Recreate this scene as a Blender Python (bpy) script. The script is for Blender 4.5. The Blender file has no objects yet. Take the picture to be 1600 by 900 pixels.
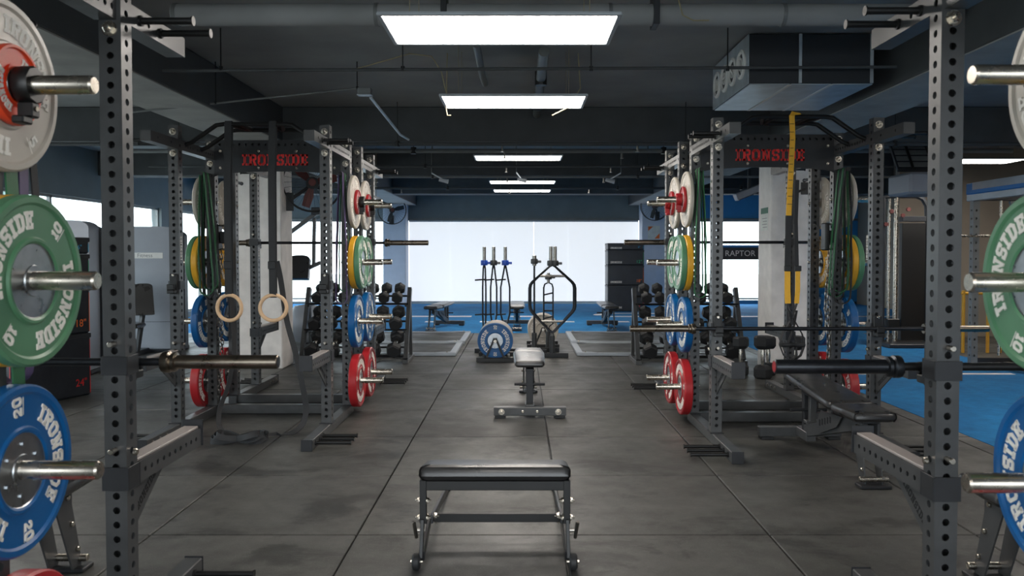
import bpy, math, random
from mathutils import Vector, Matrix
R = math.radians; PI = math.pi
random.seed(7)
S = bpy.context.scene
C = S.collection

# ------------------------------------------------------------------ camera, world, exposure
CAM_H = 1.36
cam_d = bpy.data.cameras.new('camera'); cam = bpy.data.objects.new('camera', cam_d); C.objects.link(cam)
cam_d.sensor_width = 36.0; cam_d.lens = 36.0 * 1250 / 1600
cam.location = (0, 0, CAM_H)
cam.rotation_euler = (R(90) - math.atan(35 / 1250), 0, 0)
cam_d.shift_x = -12 / 1600; cam_d.shift_y = -18 / 1600
cam_d.dof.use_dof = True; cam_d.dof.focus_distance = 6.6; cam_d.dof.aperture_fstop = 5.0
cam_d.clip_end = 300
S.camera = cam
w = bpy.data.worlds.new('sky'); S.world = w; w.use_nodes = True
bgn = w.node_tree.nodes['Background']
bgn.inputs[0].default_value = (0.88, 0.95, 1.0, 1); bgn.inputs[1].default_value = 4.2
vs = S.view_settings
vs.view_transform = 'Standard'; vs.look = 'None'; vs.gamma = 1; vs.use_curve_mapping = False
vs.exposure = 0.48
PANEL_E = 17.0       # ceiling panel diffuser strength
BLIND_E = 0.57       # own glow given to the roller blinds, in place of daylight behind them

# ------------------------------------------------------------------ materials
def lin(c):
    f = lambda u: (u / 12.92 if u <= .04045 else ((u + .055) / 1.055) ** 2.4)
    return tuple(f(x / 255) for x in c) + (1,)
M = {}
def mat(name, col, rough=.5, metal=0, var=.12, scale=8, bump=0, bscale=200, coat=0, spec=.5, rvar=.1, detail=4, world=False):
    m = bpy.data.materials.new(name); m.use_nodes = True
    nt = m.node_tree; N = nt.nodes; L = nt.links
    b = N['Principled BSDF']
    b.inputs['Metallic'].default_value = metal; b.inputs['Specular IOR Level'].default_value = spec
    b.inputs['Coat Weight'].default_value = coat; b.inputs['Coat Roughness'].default_value = .15
    tc = N.new('ShaderNodeNewGeometry') if world else N.new('ShaderNodeTexCoord')
    out = tc.outputs['Position'] if world else tc.outputs['Object']
    n = N.new('ShaderNodeTexNoise'); n.inputs['Scale'].default_value = scale; n.inputs['Detail'].default_value = detail
    L.new(out, n.inputs['Vector'])
    r = N.new('ShaderNodeValToRGB'); c = lin(col)
    r.color_ramp.elements[0].position = .3; r.color_ramp.elements[1].position = .7
    r.color_ramp.elements[0].color = tuple(x * (1 - var) for x in c[:3]) + (1,)
    r.color_ramp.elements[1].color = tuple(min(1, x * (1 + var)) for x in c[:3]) + (1,)
    L.new(n.outputs['Fac'], r.inputs['Fac']); L.new(r.outputs['Color'], b.inputs['Base Color'])
    mr = N.new('ShaderNodeMapRange'); mr.inputs['To Min'].default_value = max(.03, rough - rvar); mr.inputs['To Max'].default_value = min(1, rough + rvar)
    L.new(n.outputs['Fac'], mr.inputs['Value']); L.new(mr.outputs['Result'], b.inputs['Roughness'])
    if bump:
        n2 = N.new('ShaderNodeTexNoise'); n2.inputs['Scale'].default_value = bscale; n2.inputs['Detail'].default_value = 3
        L.new(out, n2.inputs['Vector'])
        bp = N.new('ShaderNodeBump'); bp.inputs['Strength'].default_value = bump; bp.inputs['Distance'].default_value = .01
        L.new(n2.outputs['Fac'], bp.inputs['Height']); L.new(bp.outputs['Normal'], b.inputs['Normal'])
    M[name] = m; return m
def emis(name, col, e):
    m = bpy.data.materials.new(name); m.use_nodes = True
    b = m.node_tree.nodes['Principled BSDF']
    b.inputs['Base Color'].default_value = lin(col); b.inputs['Emission Color'].default_value = lin(col)
    b.inputs['Emission Strength'].default_value = e; b.inputs['Roughness'].default_value = .6
    M[name] = m; return m
mat('steel', (74, 75, 76), .34, .25, .10, 14, .04, 400)              # powder coated rack steel
mat('steel_dark', (42, 43, 46), .42, .2, .12, 14, .04, 400)
mat('black', (16, 16, 17), .42, 0, .2, 20, .03, 300)
mat('black_gloss', (20, 21, 23), .25, 0, .15, 10)
mat('hole', (22, 23, 25), .6)
mat('chrome', (196, 188, 176), .27, 1, .05, 30)
mat('chrome_worn', (150, 146, 140), .3, 1, .15, 30)
mat('sleeve_dark', (132, 122, 110), .30, 1, .12, 20)
mat('shaft_dark', (52, 54, 58), .35, .8, .12, 30)
mat('galv', (186, 194, 200), .36, .45, .2, 5, .05, 20)
mat('hub', (172, 176, 180), .30, 1, .12, 24)
mat('leather', (44, 43, 43), .30, 0, .12, 8, .12, 260, coat=.25)
mat('leather_pale', (150, 148, 145), .35, 0, .08, 8, .1, 260, coat=.2)
mat('rubber', (32, 33, 35), .62, 0, .2, 30, .1, 300)
mat('strap', (42, 43, 45), .75, 0, .15, 60, .2, 500)
mat('wood', (214, 178, 140), .5, 0, .12, 12, .05, 80)
mat('white', (226, 224, 220), .5, 0, .03, 10)
mat('letter_white', (232, 228, 220), .55, 0, .03, 10)
mat('letter_red', (226, 40, 36), .55, 0, .12, 60)
mat('p_red', (164, 32, 38), .36, 0, .08, 10, .05, 300)
mat('p_blue', (6, 84, 142), .36, 0, .08, 10, .05, 300)
mat('p_green', (82, 130, 96), .36, 0, .08, 10, .05, 300)
mat('p_yellow', (222, 164, 44), .36, 0, .08, 10, .05, 300)
mat('p_grey', (184, 176, 164), .36, 0, .06, 10, .05, 300)
mat('fan_red', (96, 44, 42), .5)
mat('p_orange', (224, 66, 30), .45, 0, .06, 10, .05, 300)
mat('band_green', (44, 104, 66), .6, 0, .1, 30)
mat('band_purple', (84, 70, 108), .6, 0, .1, 30)
mat('yellow_strap', (228, 172, 48), .65, 0, .06, 40, .1, 400)
mat('concrete', (158, 157, 153), .8, 0, .16, 3, .25, 12)
mat('ceiling', (146, 147, 147), .75, 0, .14, 2, .2, 6)
mat('beam_paint', (70, 72, 74), .7, 0, .18, 3, .15, 8)
mat('wall_dark', (116, 124, 126), .7, 0, .08, 3, .05, 40)
mat('wall_blue', (56, 136, 190), .6, 0, .06, 3)
mat('wall_tan', (130, 120, 108), .7, 0, .06, 3)
mat('column_paint', (232, 228, 224), .65, 0, .10, 6, .06, 40)
mat('column_blue', (206, 214, 228), .6, 0, .04, 6)
mat('machine_grey', (148, 152, 160), .42, .1, .04, 6)
mat('machine_blue', (30, 118, 190), .4, 0, .06, 6)
mat('machine_dark', (38, 41, 46), .45, 0, .1, 8)
mat('box_vinyl', (36, 40, 46), .34, 0, .2, 5, .5, 7)
mat('collar_blue', (36, 84, 196), .4)
mat('t_cyan', (40, 170, 220), .5); mat('t_green', (40, 180, 120), .5); mat('t_orange', (232, 110, 40), .5); mat('t_red', (214, 40, 40), .5)
mat('paper', (220, 224, 218), .7); mat('sign_green', (40, 104, 80), .6)
mat('foliage', (84, 106, 100), .8, 0, .4, 3, .5, 4)
mat('ground_out', (170, 172, 168), .8)
mat('wire', (150, 140, 110), .6)
mat('pipe_grey', (120, 122, 122), .45, .3, .1, 6)
mat('rack_white', (170, 176, 182), .4, .4, .08, 6)
mat('strip', (150, 142, 138), .4, 0, .06)
mat('plastic_grey', (120, 124, 126), .3, 0, .05)
emis('panel_light', (255, 247, 238), PANEL_E)
emis('tube_light', (245, 250, 252), 6.0)
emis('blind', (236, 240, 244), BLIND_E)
# glass
m = bpy.data.materials.new('glass'); m.use_nodes = True; M['glass'] = m
nt = m.node_tree; nt.nodes.clear()
o_ = nt.nodes.new('ShaderNodeOutputMaterial'); mx = nt.nodes.new('ShaderNodeMixShader'); tr = nt.nodes.new('ShaderNodeBsdfTransparent'); gl = nt.nodes.new('ShaderNodeBsdfGlossy')
tr.inputs[0].default_value = (.92, .96, .97, 1); gl.inputs['Roughness'].default_value = .03; mx.inputs[0].default_value = .07
nt.links.new(tr.outputs[0], mx.inputs[1]); nt.links.new(gl.outputs[0], mx.inputs[2]); nt.links.new(mx.outputs[0], o_.inputs[0])
# rubber floor: speckle, scuffs and worn dark patches, in world space so that every tile differs
def floor_mat(name, base, dark, light, turf=False):
    m = bpy.data.materials.new(name); m.use_nodes = True; nt = m.node_tree; N = nt.nodes; L = nt.links
    b = N['Principled BSDF']; g = N.new('ShaderNodeNewGeometry')
    def noise(sc, det, ro=.6):
        n = N.new('ShaderNodeTexNoise'); n.inputs['Scale'].default_value = sc; n.inputs['Detail'].default_value = det; n.inputs['Roughness'].default_value = ro
        L.new(g.outputs['Position'], n.inputs['Vector']); return n.outputs['Fac']
    def ramp(fac, p0, p1, c0, c1):
        r = N.new('ShaderNodeValToRGB'); r.color_ramp.elements[0].position = p0; r.color_ramp.elements[1].position = p1
        r.color_ramp.elements[0].color = c0; r.color_ramp.elements[1].color = c1; L.new(fac, r.inputs['Fac']); return r.outputs['Color']
    big = noise(1.1, 8, .68); fine = noise(150, 3); mid = noise(9, 6)
    patch = ramp(big, .42, .60, lin(base), lin(dark))
    sp = ramp(fine, .60, .72, (0, 0, 0, 1), (1, 1, 1, 1))
    mixn = N.new('ShaderNodeMix'); mixn.data_type = 'RGBA'; L.new(sp, mixn.inputs[0]); L.new(patch, mixn.inputs[6]); mixn.inputs[7].default_value = lin(light)
    mul = N.new('ShaderNodeMix'); mul.data_type = 'RGBA'; mul.blend_type = 'MULTIPLY'; mul.inputs[0].default_value = .6
    L.new(mixn.outputs[2], mul.inputs[6]); L.new(ramp(mid, .3, .75, (.7, .7, .7, 1), (1.25, 1.25, 1.25, 1)), mul.inputs[7])
    if turf: L.new(mul.outputs[2], b.inputs['Base Color'])
    else:                                                  # worn damp-looking patches with ragged edges
        mp = N.new('ShaderNodeMapping'); mp.inputs['Scale'].default_value = (.8, 1.2, 1); L.new(g.outputs['Position'], mp.inputs['Vector'])
        n3 = N.new('ShaderNodeTexNoise'); n3.inputs['Scale'].default_value = 1.9; n3.inputs['Detail'].default_value = 12; n3.inputs['Roughness'].default_value = .72; n3.inputs['Distortion'].default_value = .4
        L.new(mp.outputs['Vector'], n3.inputs['Vector'])
        st = N.new('ShaderNodeMix'); st.data_type = 'RGBA'; L.new(ramp(n3.outputs['Fac'], .525, .585, (0, 0, 0, 1), (.7, .7, .7, 1)), st.inputs[0])
        L.new(mul.outputs[2], st.inputs[6]); st.inputs[7].default_value = lin(tuple(.52 * c for c in dark))
        oi = N.new('ShaderNodeObjectInfo'); tv = N.new('ShaderNodeMix'); tv.data_type = 'RGBA'; tv.blend_type = 'MULTIPLY'; tv.inputs[0].default_value = 1   # each tile a slightly different shade
        L.new(st.outputs[2], tv.inputs[6]); L.new(ramp(oi.outputs['Random'], 0, 1, (.84, .84, .84, 1), (1.16, 1.15, 1.13, 1)), tv.inputs[7]); L.new(tv.outputs[2], b.inputs['Base Color'])
    mr = N.new('ShaderNodeMapRange'); mr.inputs['From Min'].default_value = .35; mr.inputs['From Max'].default_value = .65
    mr.inputs['To Min'].default_value = .37 if not turf else .9; mr.inputs['To Max'].default_value = .62 if not turf else .95
    L.new(big, mr.inputs['Value']); L.new(mr.outputs['Result'], b.inputs['Roughness'])
    bp = N.new('ShaderNodeBump'); bp.inputs['Strength'].default_value = .25 if not turf else .8; bp.inputs['Distance'].default_value = .003 if not turf else .01
    L.new(fine, bp.inputs['Height']); L.new(bp.outputs['Normal'], b.inputs['Normal'])
    M[name] = m
floor_mat('floor_rubber', (77, 77, 74), (63, 63, 61), (112, 110, 105))
floor_mat('turf', (8, 122, 184), (6, 108, 168), (30, 146, 206), True)
floor_mat('joint', (22, 22, 22), (18, 18, 18), (30, 30, 30))

# ------------------------------------------------------------------ mesh building
def T(x, y, z): return Matrix.Translation((x, y, z))
def RX(a): return Matrix.Rotation(R(a), 4, 'X')
def RY(a): return Matrix.Rotation(R(a), 4, 'Y')
def RZ(a): return Matrix.Rotation(R(a), 4, 'Z')
class MB:
    def __init__(s): s.v = []; s.f = []; s.m = []
    def add(s, vs, fs, X=None, m=0):
        k = len(s.v)
        s.v += [tuple(X @ Vector(p)) if X else tuple(p) for p in vs]
        s.f += [tuple(i + k for i in f) for f in fs]; s.m += [m] * len(fs); return s
    def box(s, x0, y0, z0, x1, y1, z1, b=.003, X=None, m=0):
        x0, x1 = min(x0, x1), max(x0, x1); y0, y1 = min(y0, y1), max(y0, y1); z0, z1 = min(z0, z1), max(z0, z1)
        b = min(b, .45 * min(x1 - x0, y1 - y0, z1 - z0))
        if b <= 0:
            v = [(x, y, z) for x in (x0, x1) for y in (y0, y1) for z in (z0, z1)]
            return s.add(v, [(0, 1, 3, 2), (4, 6, 7, 5), (0, 4, 5, 1), (2, 3, 7, 6), (0, 2, 6, 4), (1, 5, 7, 3)], X, m)
        lo = (x0, y0, z0); hi = (x1, y1, z1); v = []; idx = {}
        for cx in (0, 1):
            for cy in (0, 1):
                for cz in (0, 1):
                    c = (cx, cy, cz)
                    for a in range(3):
                        p = [(hi[i] if c[i] else lo[i]) if i == a else ((hi[i] - b) if c[i] else (lo[i] + b)) for i in range(3)]
                        idx[(c, a)] = len(v); v.append(tuple(p))
        f = []
        ring = [(0, 0), (1, 0), (1, 1), (0, 1)]
        for a in range(3):
            i, j = [(1, 2), (2, 0), (0, 1)][a]
            for sgn in (0, 1):
                q = []
                for (p, r_) in ring:
                    c = [0, 0, 0]; c[a] = sgn; c[i] = p; c[j] = r_; q.append(idx[(tuple(c), a)])
                f.append(tuple(q if sgn else q[::-1]))
        for a in range(3):
            i, j = [(1, 2), (2, 0), (0, 1)][a]
            for p in (0, 1):
                for r_ in (0, 1):
                    c0 = [0, 0, 0]; c0[i] = p; c0[j] = r_; c1 = list(c0); c1[a] = 1; c0 = tuple(c0); c1 = tuple(c1)
                    q = [idx[(c0, i)], idx[(c0, j)], idx[(c1, j)], idx[(c1, i)]]
                    f.append(tuple(q if (p == r_) else q[::-1]))
        for cx in (0, 1):
            for cy in (0, 1):
                for cz in (0, 1):
                    c = (cx, cy, cz); q = [idx[(c, 0)], idx[(c, 1)], idx[(c, 2)]]
                    f.append(tuple(q if (cx + cy + cz) % 2 == 1 else q[::-1]))
        return s.add(v, f, X, m)
    def bar(s, p0, p1, wx, wy, b=.002, up=(0, 0, 1), m=0):
        p0 = Vector(p0); p1 = Vector(p1); z = (p1 - p0); L = z.length; z.normalize()
        u = Vector(up)
        if abs(z.dot(u)) > .98: u = Vector((0, 1, 0))
        x = u.cross(z).normalized(); y = z.cross(x)
        X = Matrix((x, y, z)).transposed().to_4x4(); X.translation = p0
        return s.box(-wx / 2, -wy / 2, 0, wx / 2, wy / 2, L, b, X, m)
    def lathe(s, prof, X=None, n=24, m=0, closed=False):      # prof [(r, h)] around local Z
        v = []; f = []
        for (r, h) in prof:
            for k in range(n):
                a = 2 * PI * k / n; v.append((r * math.cos(a), r * math.sin(a), h))
        q = len(prof); rng = q if closed else q - 1
        for i in range(rng):
            j = (i + 1) % q
            for k in range(n):
                l = (k + 1) % n; f.append((i * n + k, i * n + l, j * n + l, j * n + k))
        if not closed:
            if prof[0][0] > 1e-6: f.append(tuple(range(n))[::-1])
            if prof[-1][0] > 1e-6: f.append(tuple((q - 1) * n + k for k in range(n)))
        return s.add(v, f, X, m)
    def cyl(s, p0, p1, r, r1=None, n=16, ch=.0, m=0):
        p0 = Vector(p0); p1 = Vector(p1); d = p1 - p0; L = d.length
        X = d.to_track_quat('Z', 'Y').to_matrix().to_4x4(); X.translation = p0
        r1 = r if r1 is None else r1
        if ch: pr = [(r - ch, 0), (r, ch), (r1, L - ch), (r1 - ch, L)]
        else: pr = [(r, 0), (r1, L)]
        return s.lathe(pr, X, n, m)
    def tube(s, pts, r, n=8, closed=False, m=0):
        pts = [Vector(p) for p in pts]; k = len(pts); v = []; f = []; up = None
        for i, p in enumerate(pts):
            a = pts[(i - 1) % k] if (closed or i > 0) else p; c = pts[(i + 1) % k] if (closed or i < k - 1) else p
            t = (c - a).normalized()
            if up is None: up = t.orthogonal().normalized()
            up = (up - t * up.dot(t)).normalized(); sd = t.cross(up)
            for j in range(n):
                g = 2 * PI * j / n; v.append(tuple(p + (up * math.cos(g) + sd * math.sin(g)) * r))
        for i in range(k if closed else k - 1):
            e = (i + 1) % k
            for j in range(n):
                l = (j + 1) % n; f.append((i * n + j, i * n + l, e * n + l, e * n + j))
        if not closed: f.append(tuple(range(n))[::-1]); f.append(tuple((k - 1) * n + j for j in range(n)))
        return s.add(v, f, None, m)
    def ribbon(s, pts, side, width, th=.003, closed=False, m=0):
        pts = [Vector(p) for p in pts]; k = len(pts); v = []; f = []; sd0 = Vector(side).normalized()
        for i, p in enumerate(pts):
            a = pts[(i - 1) % k] if (closed or i > 0) else p; c = pts[(i + 1) % k] if (closed or i < k - 1) else p
            t = (c - a).normalized(); sd = (sd0 - t * sd0.dot(t)).normalized(); nn = t.cross(sd)
            for (q, w_) in ((-1, -1), (1, -1), (1, 1), (-1, 1)):
                v.append(tuple(p + sd * (width / 2 * q) + nn * (th / 2 * w_)))
        for i in range(k if closed else k - 1):
            e = (i + 1) % k
            for j in range(4):
                l = (j + 1) % 4; f.append((i * 4 + j, i * 4 + l, e * 4 + l, e * 4 + j))
        if not closed: f.append((3, 2, 1, 0)); f.append(tuple((k - 1) * 4 + j for j in range(4)))
        return s.add(v, f, None, m)
    def prism(s, poly, h0, h1, X=None, m=0):                  # polygon in local XY extruded along Z
        n = len(poly)
        v = [(x, y, h0) for x, y in poly] + [(x, y, h1) for x, y in poly]
        f = [tuple(range(n))[::-1], tuple(range(n, 2 * n))] + [(i, (i + 1) % n, n + (i + 1) % n, n + i) for i in range(n)]
        return s.add(v, f, X, m)
    def perf(s, L, w=.075, d=None, sp=.05, r=.0125, X=None, sides=(1, 1, 1, 1), z0=.05, m=0, n=12):
        # hollow square tube along local Z with rows of drilled holes; sides order +y -y +x -x
        d = w if d is None else d
        cells = int((L - z0) / sp); th = .004
        for si, (rot, wid, off) in enumerate(((0, w, d / 2), (180, w, d / 2), (-90, d, w / 2), (90, d, w / 2))):
            F = (X or Matrix()) @ RZ(rot) @ T(0, off, 0)
            def rect(za, zb):
                s.add([(-wid / 2, 0, za), (wid / 2, 0, za), (wid / 2, 0, zb), (-wid / 2, 0, zb)], [(3, 2, 1, 0)], F, m)
            if not sides[si]: rect(0, L); continue
            if z0 > 0: rect(0, z0)
            zt = z0 + cells * sp
            if zt < L - 1e-5: rect(zt, L)
            for c in range(cells):
                zc = z0 + (c + .5) * sp; v = []
                for k in range(n):
                    a = PI / 4 + 2 * PI * k / n; v.append((r * math.cos(a), 0, zc + r * math.sin(a)))
                for k in range(n):
                    a = PI / 4 + 2 * PI * k / n; v.append((r * math.cos(a), -th, zc + r * math.sin(a)))
                cs = [(wid / 2, sp / 2), (-wid / 2, sp / 2), (-wid / 2, -sp / 2), (wid / 2, -sp / 2)]
                q = n // 4
                for k in range(n):
                    e = k // q; t = (k % q) / q; p = cs[e]; p2 = cs[(e + 1) % 4]
                    v.append((p[0] + (p2[0] - p[0]) * t, 0, zc + p[1] + (p2[1] - p[1]) * t))
                f = []
                for k in range(n):
                    l = (k + 1) % n
                    f.append((2 * n + k, 2 * n + l, l, k)); f.append((k, l, n + l, n + k))
                s.add(v, f, F, m)
        for z_, fl in ((0, 0), (L, 1)):
            v = [(-w / 2, -d / 2, z_), (w / 2, -d / 2, z_), (w / 2, d / 2, z_), (-w / 2, d / 2, z_)]
            s.add(v, [(0, 1, 2, 3) if fl else (3, 2, 1, 0)], X, m)
        return s
    def mesh(s, name, mats, smooth=True):
        me = bpy.data.meshes.new(name); me.from_pydata(s.v, [], s.f)
        for mm in (mats if isinstance(mats, (list, tuple)) else [mats]): me.materials.append(M[mm])
        if any(s.m): me.polygons.foreach_set('material_index', s.m)
        me.validate()
        if smooth:
            me.polygons.foreach_set('use_smooth', [True] * len(me.polygons)); me.set_sharp_from_angle(angle=R(32))
        me.update(); return me
def smooth_pts(p, k=5):
    p = [Vector(q) for q in p]; out = []
    for i in range(len(p) - 1):
        a = p[max(0, i - 1)]; b = p[i]; c = p[i + 1]; d = p[min(len(p) - 1, i + 2)]
        for j in range(k):
            t = j / k
            out.append(.5 * ((2 * b) + (c - a) * t + (2 * a - 5 * b + 4 * c - d) * t * t + (3 * b - a - 3 * c + d) * t ** 3))
    return out + [p[-1]]
CACHE = {}
def cached(key, fn):
    if key not in CACHE: CACHE[key] = fn()
    return CACHE[key]
def setp(o, label=None, cat=None, group=None, kind=None):
    if label: o['label'] = label
    if cat: o['category'] = cat
    if group: o['group'] = group
    if kind: o['kind'] = kind
    return o
def obj(name, me, parent=None, X=None, label=None):
    o = bpy.data.objects.new(name, me); C.objects.link(o)
    if X is not None: o.matrix_local = X
    if parent: o.parent = parent
    if label: o['label'] = label
    return o
def build(name, mb, mats, parent=None, X=None, label=None): return obj(name, mb.mesh(name, mats), parent, X, label)
def thing(name, label, cat, X=None, group=None):
    o = obj(name, None, None, X); o.empty_display_size = .1; return setp(o, label, cat, group)

# ------------------------------------------------------------------ lettering
def rc(a, b, c, d): return [(a, b), (c, b), (c, d), (a, d)]
t_ = .19
GL = {
 'I': (.46, [rc(.13, 0, .33, 1), rc(0, 0, .46, t_), rc(0, 1 - t_, .46, 1)]),
 'R': (.74, [rc(.09, 0, .29, 1), rc(0, 0, .36, t_), rc(0, 1 - t_, .55, 1), rc(.29, .42, .55, .42 + t_), [(.55, .42), (.72, .54), (.72, .88), (.55, 1)], [(.38, .45), (.55, .45), (.74, 0), (.52, 0)]]),
 'O': (.70, [rc(0, .18, .2, .82), rc(.5, .18, .7, .82), rc(.18, 0, .52, t_), rc(.18, 1 - t_, .52, 1), [(0, .18), (.18, 0), (.3, t_), (.2, .3)], [(.7, .18), (.5, .3), (.4, t_), (.52, 0)], [(0, .82), (.2, .7), (.3, .81), (.18, 1)], [(.7, .82), (.52, 1), (.4, .81), (.5, .7)]]),
 'N': (.80, [rc(.1, 0, .27, 1), rc(.55, 0, .71, 1), rc(0, 0, .36, t_ * .8), rc(0, 1 - t_ * .8, .3, 1), rc(.45, 1 - t_ * .8, .8, 1), [(.1, 1), (.3, 1), (.71, 0), (.52, 0)]]),
 'S': (.64, [rc(0, .55, .19, .84), rc(.45, .16, .64, .45), rc(.14, 1 - t_, .5, 1), rc(.14, 0, .5, t_), rc(.1, .41, .54, .6), rc(.47, .68, .64, 1), rc(0, 0, .17, .32), [(0, .84), (.19, .8), (.2, 1), (.14, 1)], [(.64, .16), (.45, .2), (.44, 0), (.5, 0)]]),
 'D': (.72, [rc(.09, 0, .29, 1), rc(0, 0, .5, t_), rc(0, 1 - t_, .5, 1), rc(.52, .22, .72, .78), [(.5, 0), (.72, .22), (.52, .3), (.42, .18)], [(.5, 1), (.42, .82), (.52, .7), (.72, .78)]]),
 'E': (.66, [rc(.09, 0, .29, 1), rc(0, 0, .66, t_), rc(0, 1 - t_, .66, 1), rc(.29, .41, .48, .59), rc(.5, 0, .66, .33), rc(.5, .67, .66, 1), rc(.42, .33, .52, .67)]),
 '1': (.42, [rc(.14, 0, .34, 1), rc(0, 0, .46, t_), rc(0, .72, .2, .9)]),
 '2': (.64, [rc(0, 0, .64, t_), rc(.12, 1 - t_, .5, 1), rc(.45, .55, .64, .85), rc(0, .66, .19, .86), [(0, t_), (.22, t_), (.64, .55), (.45, .6)], [(0, .86), (.19, .8), (.2, 1), (.12, 1)], [(.64, .85), (.5, 1), (.42, .85), (.45, .8)]]),
 '5': (.64, [rc(0, 1 - t_, .62, 1), rc(0, .45, .19, 1), rc(0, .45, .5, .62), rc(.45, .15, .64, .5), rc(0, 0, .5, t_)]),
}
GL['0'] = GL['O']
def clip(poly, x, keep_left):
    out = []
    for i in range(len(poly)):
        a = poly[i]; b = poly[(i + 1) % len(poly)]
        ia = (a[0] <= x) if keep_left else (a[0] >= x); ib = (b[0] <= x) if keep_left else (b[0] >= x)
        if ia: out.append(a)
        if ia != ib:
            t = (x - a[0]) / (b[0] - a[0]); out.append((x, a[1] + t * (b[1] - a[1])))
    return out
def area2(p): return sum(p[i][0] * p[(i + 1) % len(p)][1] - p[(i + 1) % len(p)][0] * p[i][1] for i in range(len(p)))
def letters(mb, s, h, fn, depth=.002, track=.14, stencil=False, m=0):
    tot = sum(GL[c][0] + track for c in s) - track; x = -tot / 2
    for c in s:
        wd, polys = GL[c]
        for p in polys:
            pieces = [p]
            if stencil: pieces = [clip(p, wd / 2 - .03, True), clip(p, wd / 2 + .03, False)]
            for q in pieces:
                if len(q) < 3 or abs(area2(q)) < 1e-4: continue
                if area2(q) < 0: q = q[::-1]
                n = len(q)
                v = [fn((x + a) * h, b * h, depth) for a, b in q] + [fn((x + a) * h, b * h, 0) for a, b in q]
                mb.add(v, [tuple(range(n))] + [(i, n + i, n + (i + 1) % n, (i + 1) % n) for i in range(n)], None, m)
        x += wd + track
    return tot * h
def flat_fn(X): return lambda x, y, z: tuple(X @ Vector((x, y, z)))
def font_mesh(name, s, size, mt, ext=.002):
    cu = bpy.data.curves.new(name, 'FONT'); cu.body = s; cu.size = size; cu.extrude = ext; cu.align_x = 'CENTER'; cu.align_y = 'CENTER'; cu.resolution_u = 3
    ob = bpy.data.objects.new(name, cu); C.objects.link(ob)
    dg = bpy.context.evaluated_depsgraph_get(); me = bpy.data.meshes.new_from_object(ob.evaluated_get(dg)); bpy.data.objects.remove(ob)
    me.materials.clear(); me.materials.append(M[mt]); me.name = name; return me
# X turning text drawn in local XY (z up out of the face) so that it faces a direction
FACE = {'-y': RX(90), '+y': RZ(180) @ RX(90), '+x': RZ(90) @ RX(90), '-x': RZ(-90) @ RX(90), '+z': Matrix()}

# ================================================================== THE ROOM
XL, XR, YB, YF, ZC = -7.15, 9.2, 21.8, -3.0, 3.10
def struct(name, mb, mats, label=None, parent=None):
    o = build(name, mb, mats, parent)
    if not parent: o['kind'] = 'structure'
    if label: o['label'] = label
    return o
floor = struct('floor', MB().box(XL - .2, YF - .2, -.2, XR + .2, YB + .2, -.02, 0), 'joint', 'dark rubber tiled gym floor')
TX, TY, X0, Y0 = 1.0, 1.04, -.79, 1.80
TURF_X, TURF_Y = 3.36, 13.75
def tile_mesh(w_, d_): return cached(('tile', round(w_, 3), round(d_, 3)), lambda: MB().box(.0045, .0045, -.02, w_ - .0045, d_ - .0045, 0, .004).mesh('floor_tile', 'floor_rubber'))
for i in range(-6, 5):
    xa = X0 + i * TX; xb = min(xa + TX, TURF_X)
    if xa >= TURF_X: continue
    for j in range(-2, 12):
        ya = Y0 - .04 + j * TY; yb = min(ya + TY, TURF_Y)
        if ya >= TURF_Y - .1: continue
        obj('floor_tile', tile_mesh(xb - xa, yb - ya), floor, T(xa, ya, 0))
turf = build('blue_turf', MB().box(XL, TURF_Y, -.02, XR, YB, 0, 0).box(TURF_X, YF, -.02, 5.9, TURF_Y, 0, 0), 'turf')
setp(turf, 'blue artificial turf across the far end and along the right side', 'turf', kind='stuff')
for i in range(0, 4):
    for j in range(-2, 12):
        ya = Y0 - .04 + j * TY; yb = min(ya + TY, TURF_Y); xa = 5.9 + i * TX; xb = min(xa + TX, XR)
        if ya < TURF_Y - .1 and xb > xa + .1: obj('floor_tile', tile_mesh(xb - xa, yb - ya), floor, T(xa, ya, 0))
# painted white lines on the turf
def line(name, label, quads):
    mb = MB()
    for (x0, y0, x1, y1) in quads: mb.box(x0, y0, 0, x1, y1, .003, 0)
    setp(build(name, mb, 'white'), label, 'line marking')
line('turf_line', 'long white line painted across the far turf under the blinds', [(-6.6, 17.3, -1.05, 17.55), (-.2, 17.3, .5, 17.55), (1.9, 17.3, 3.6, 17.5), (4.2, 17.3, 8.6, 17.5)])
line('turf_stripe', 'short white line across the right turf strip beside the racks', [(3.7, 9.0, 5.6, 9.09)])
mbm = MB()
for k in range(16):                                        # curved painted band of the turf marking
    a0 = R(200 - k * 11.25); a1 = R(200 - (k + 1) * 11.25)
    c = lambda a, r: (2.6 + r * math.cos(a), 17.9 + .55 * r * math.sin(a))
    p = [c(a0, .95), c(a1, .95), c(a1, .72), c(a0, .72)]
    mbm.prism(p[::-1], 0, .003)
setp(build('turf_arc', mbm, 'white'), 'curved white band painted on the far turf in front of the plyo boxes', 'line marking')
line('turf_numeral', 'row of small white marks painted on far turf nearer the racks', [(-3.0 + k * .55, 15.95, -2.75 + k * .55, 16.15) for k in range(11) if k not in (3, 5)])

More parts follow.
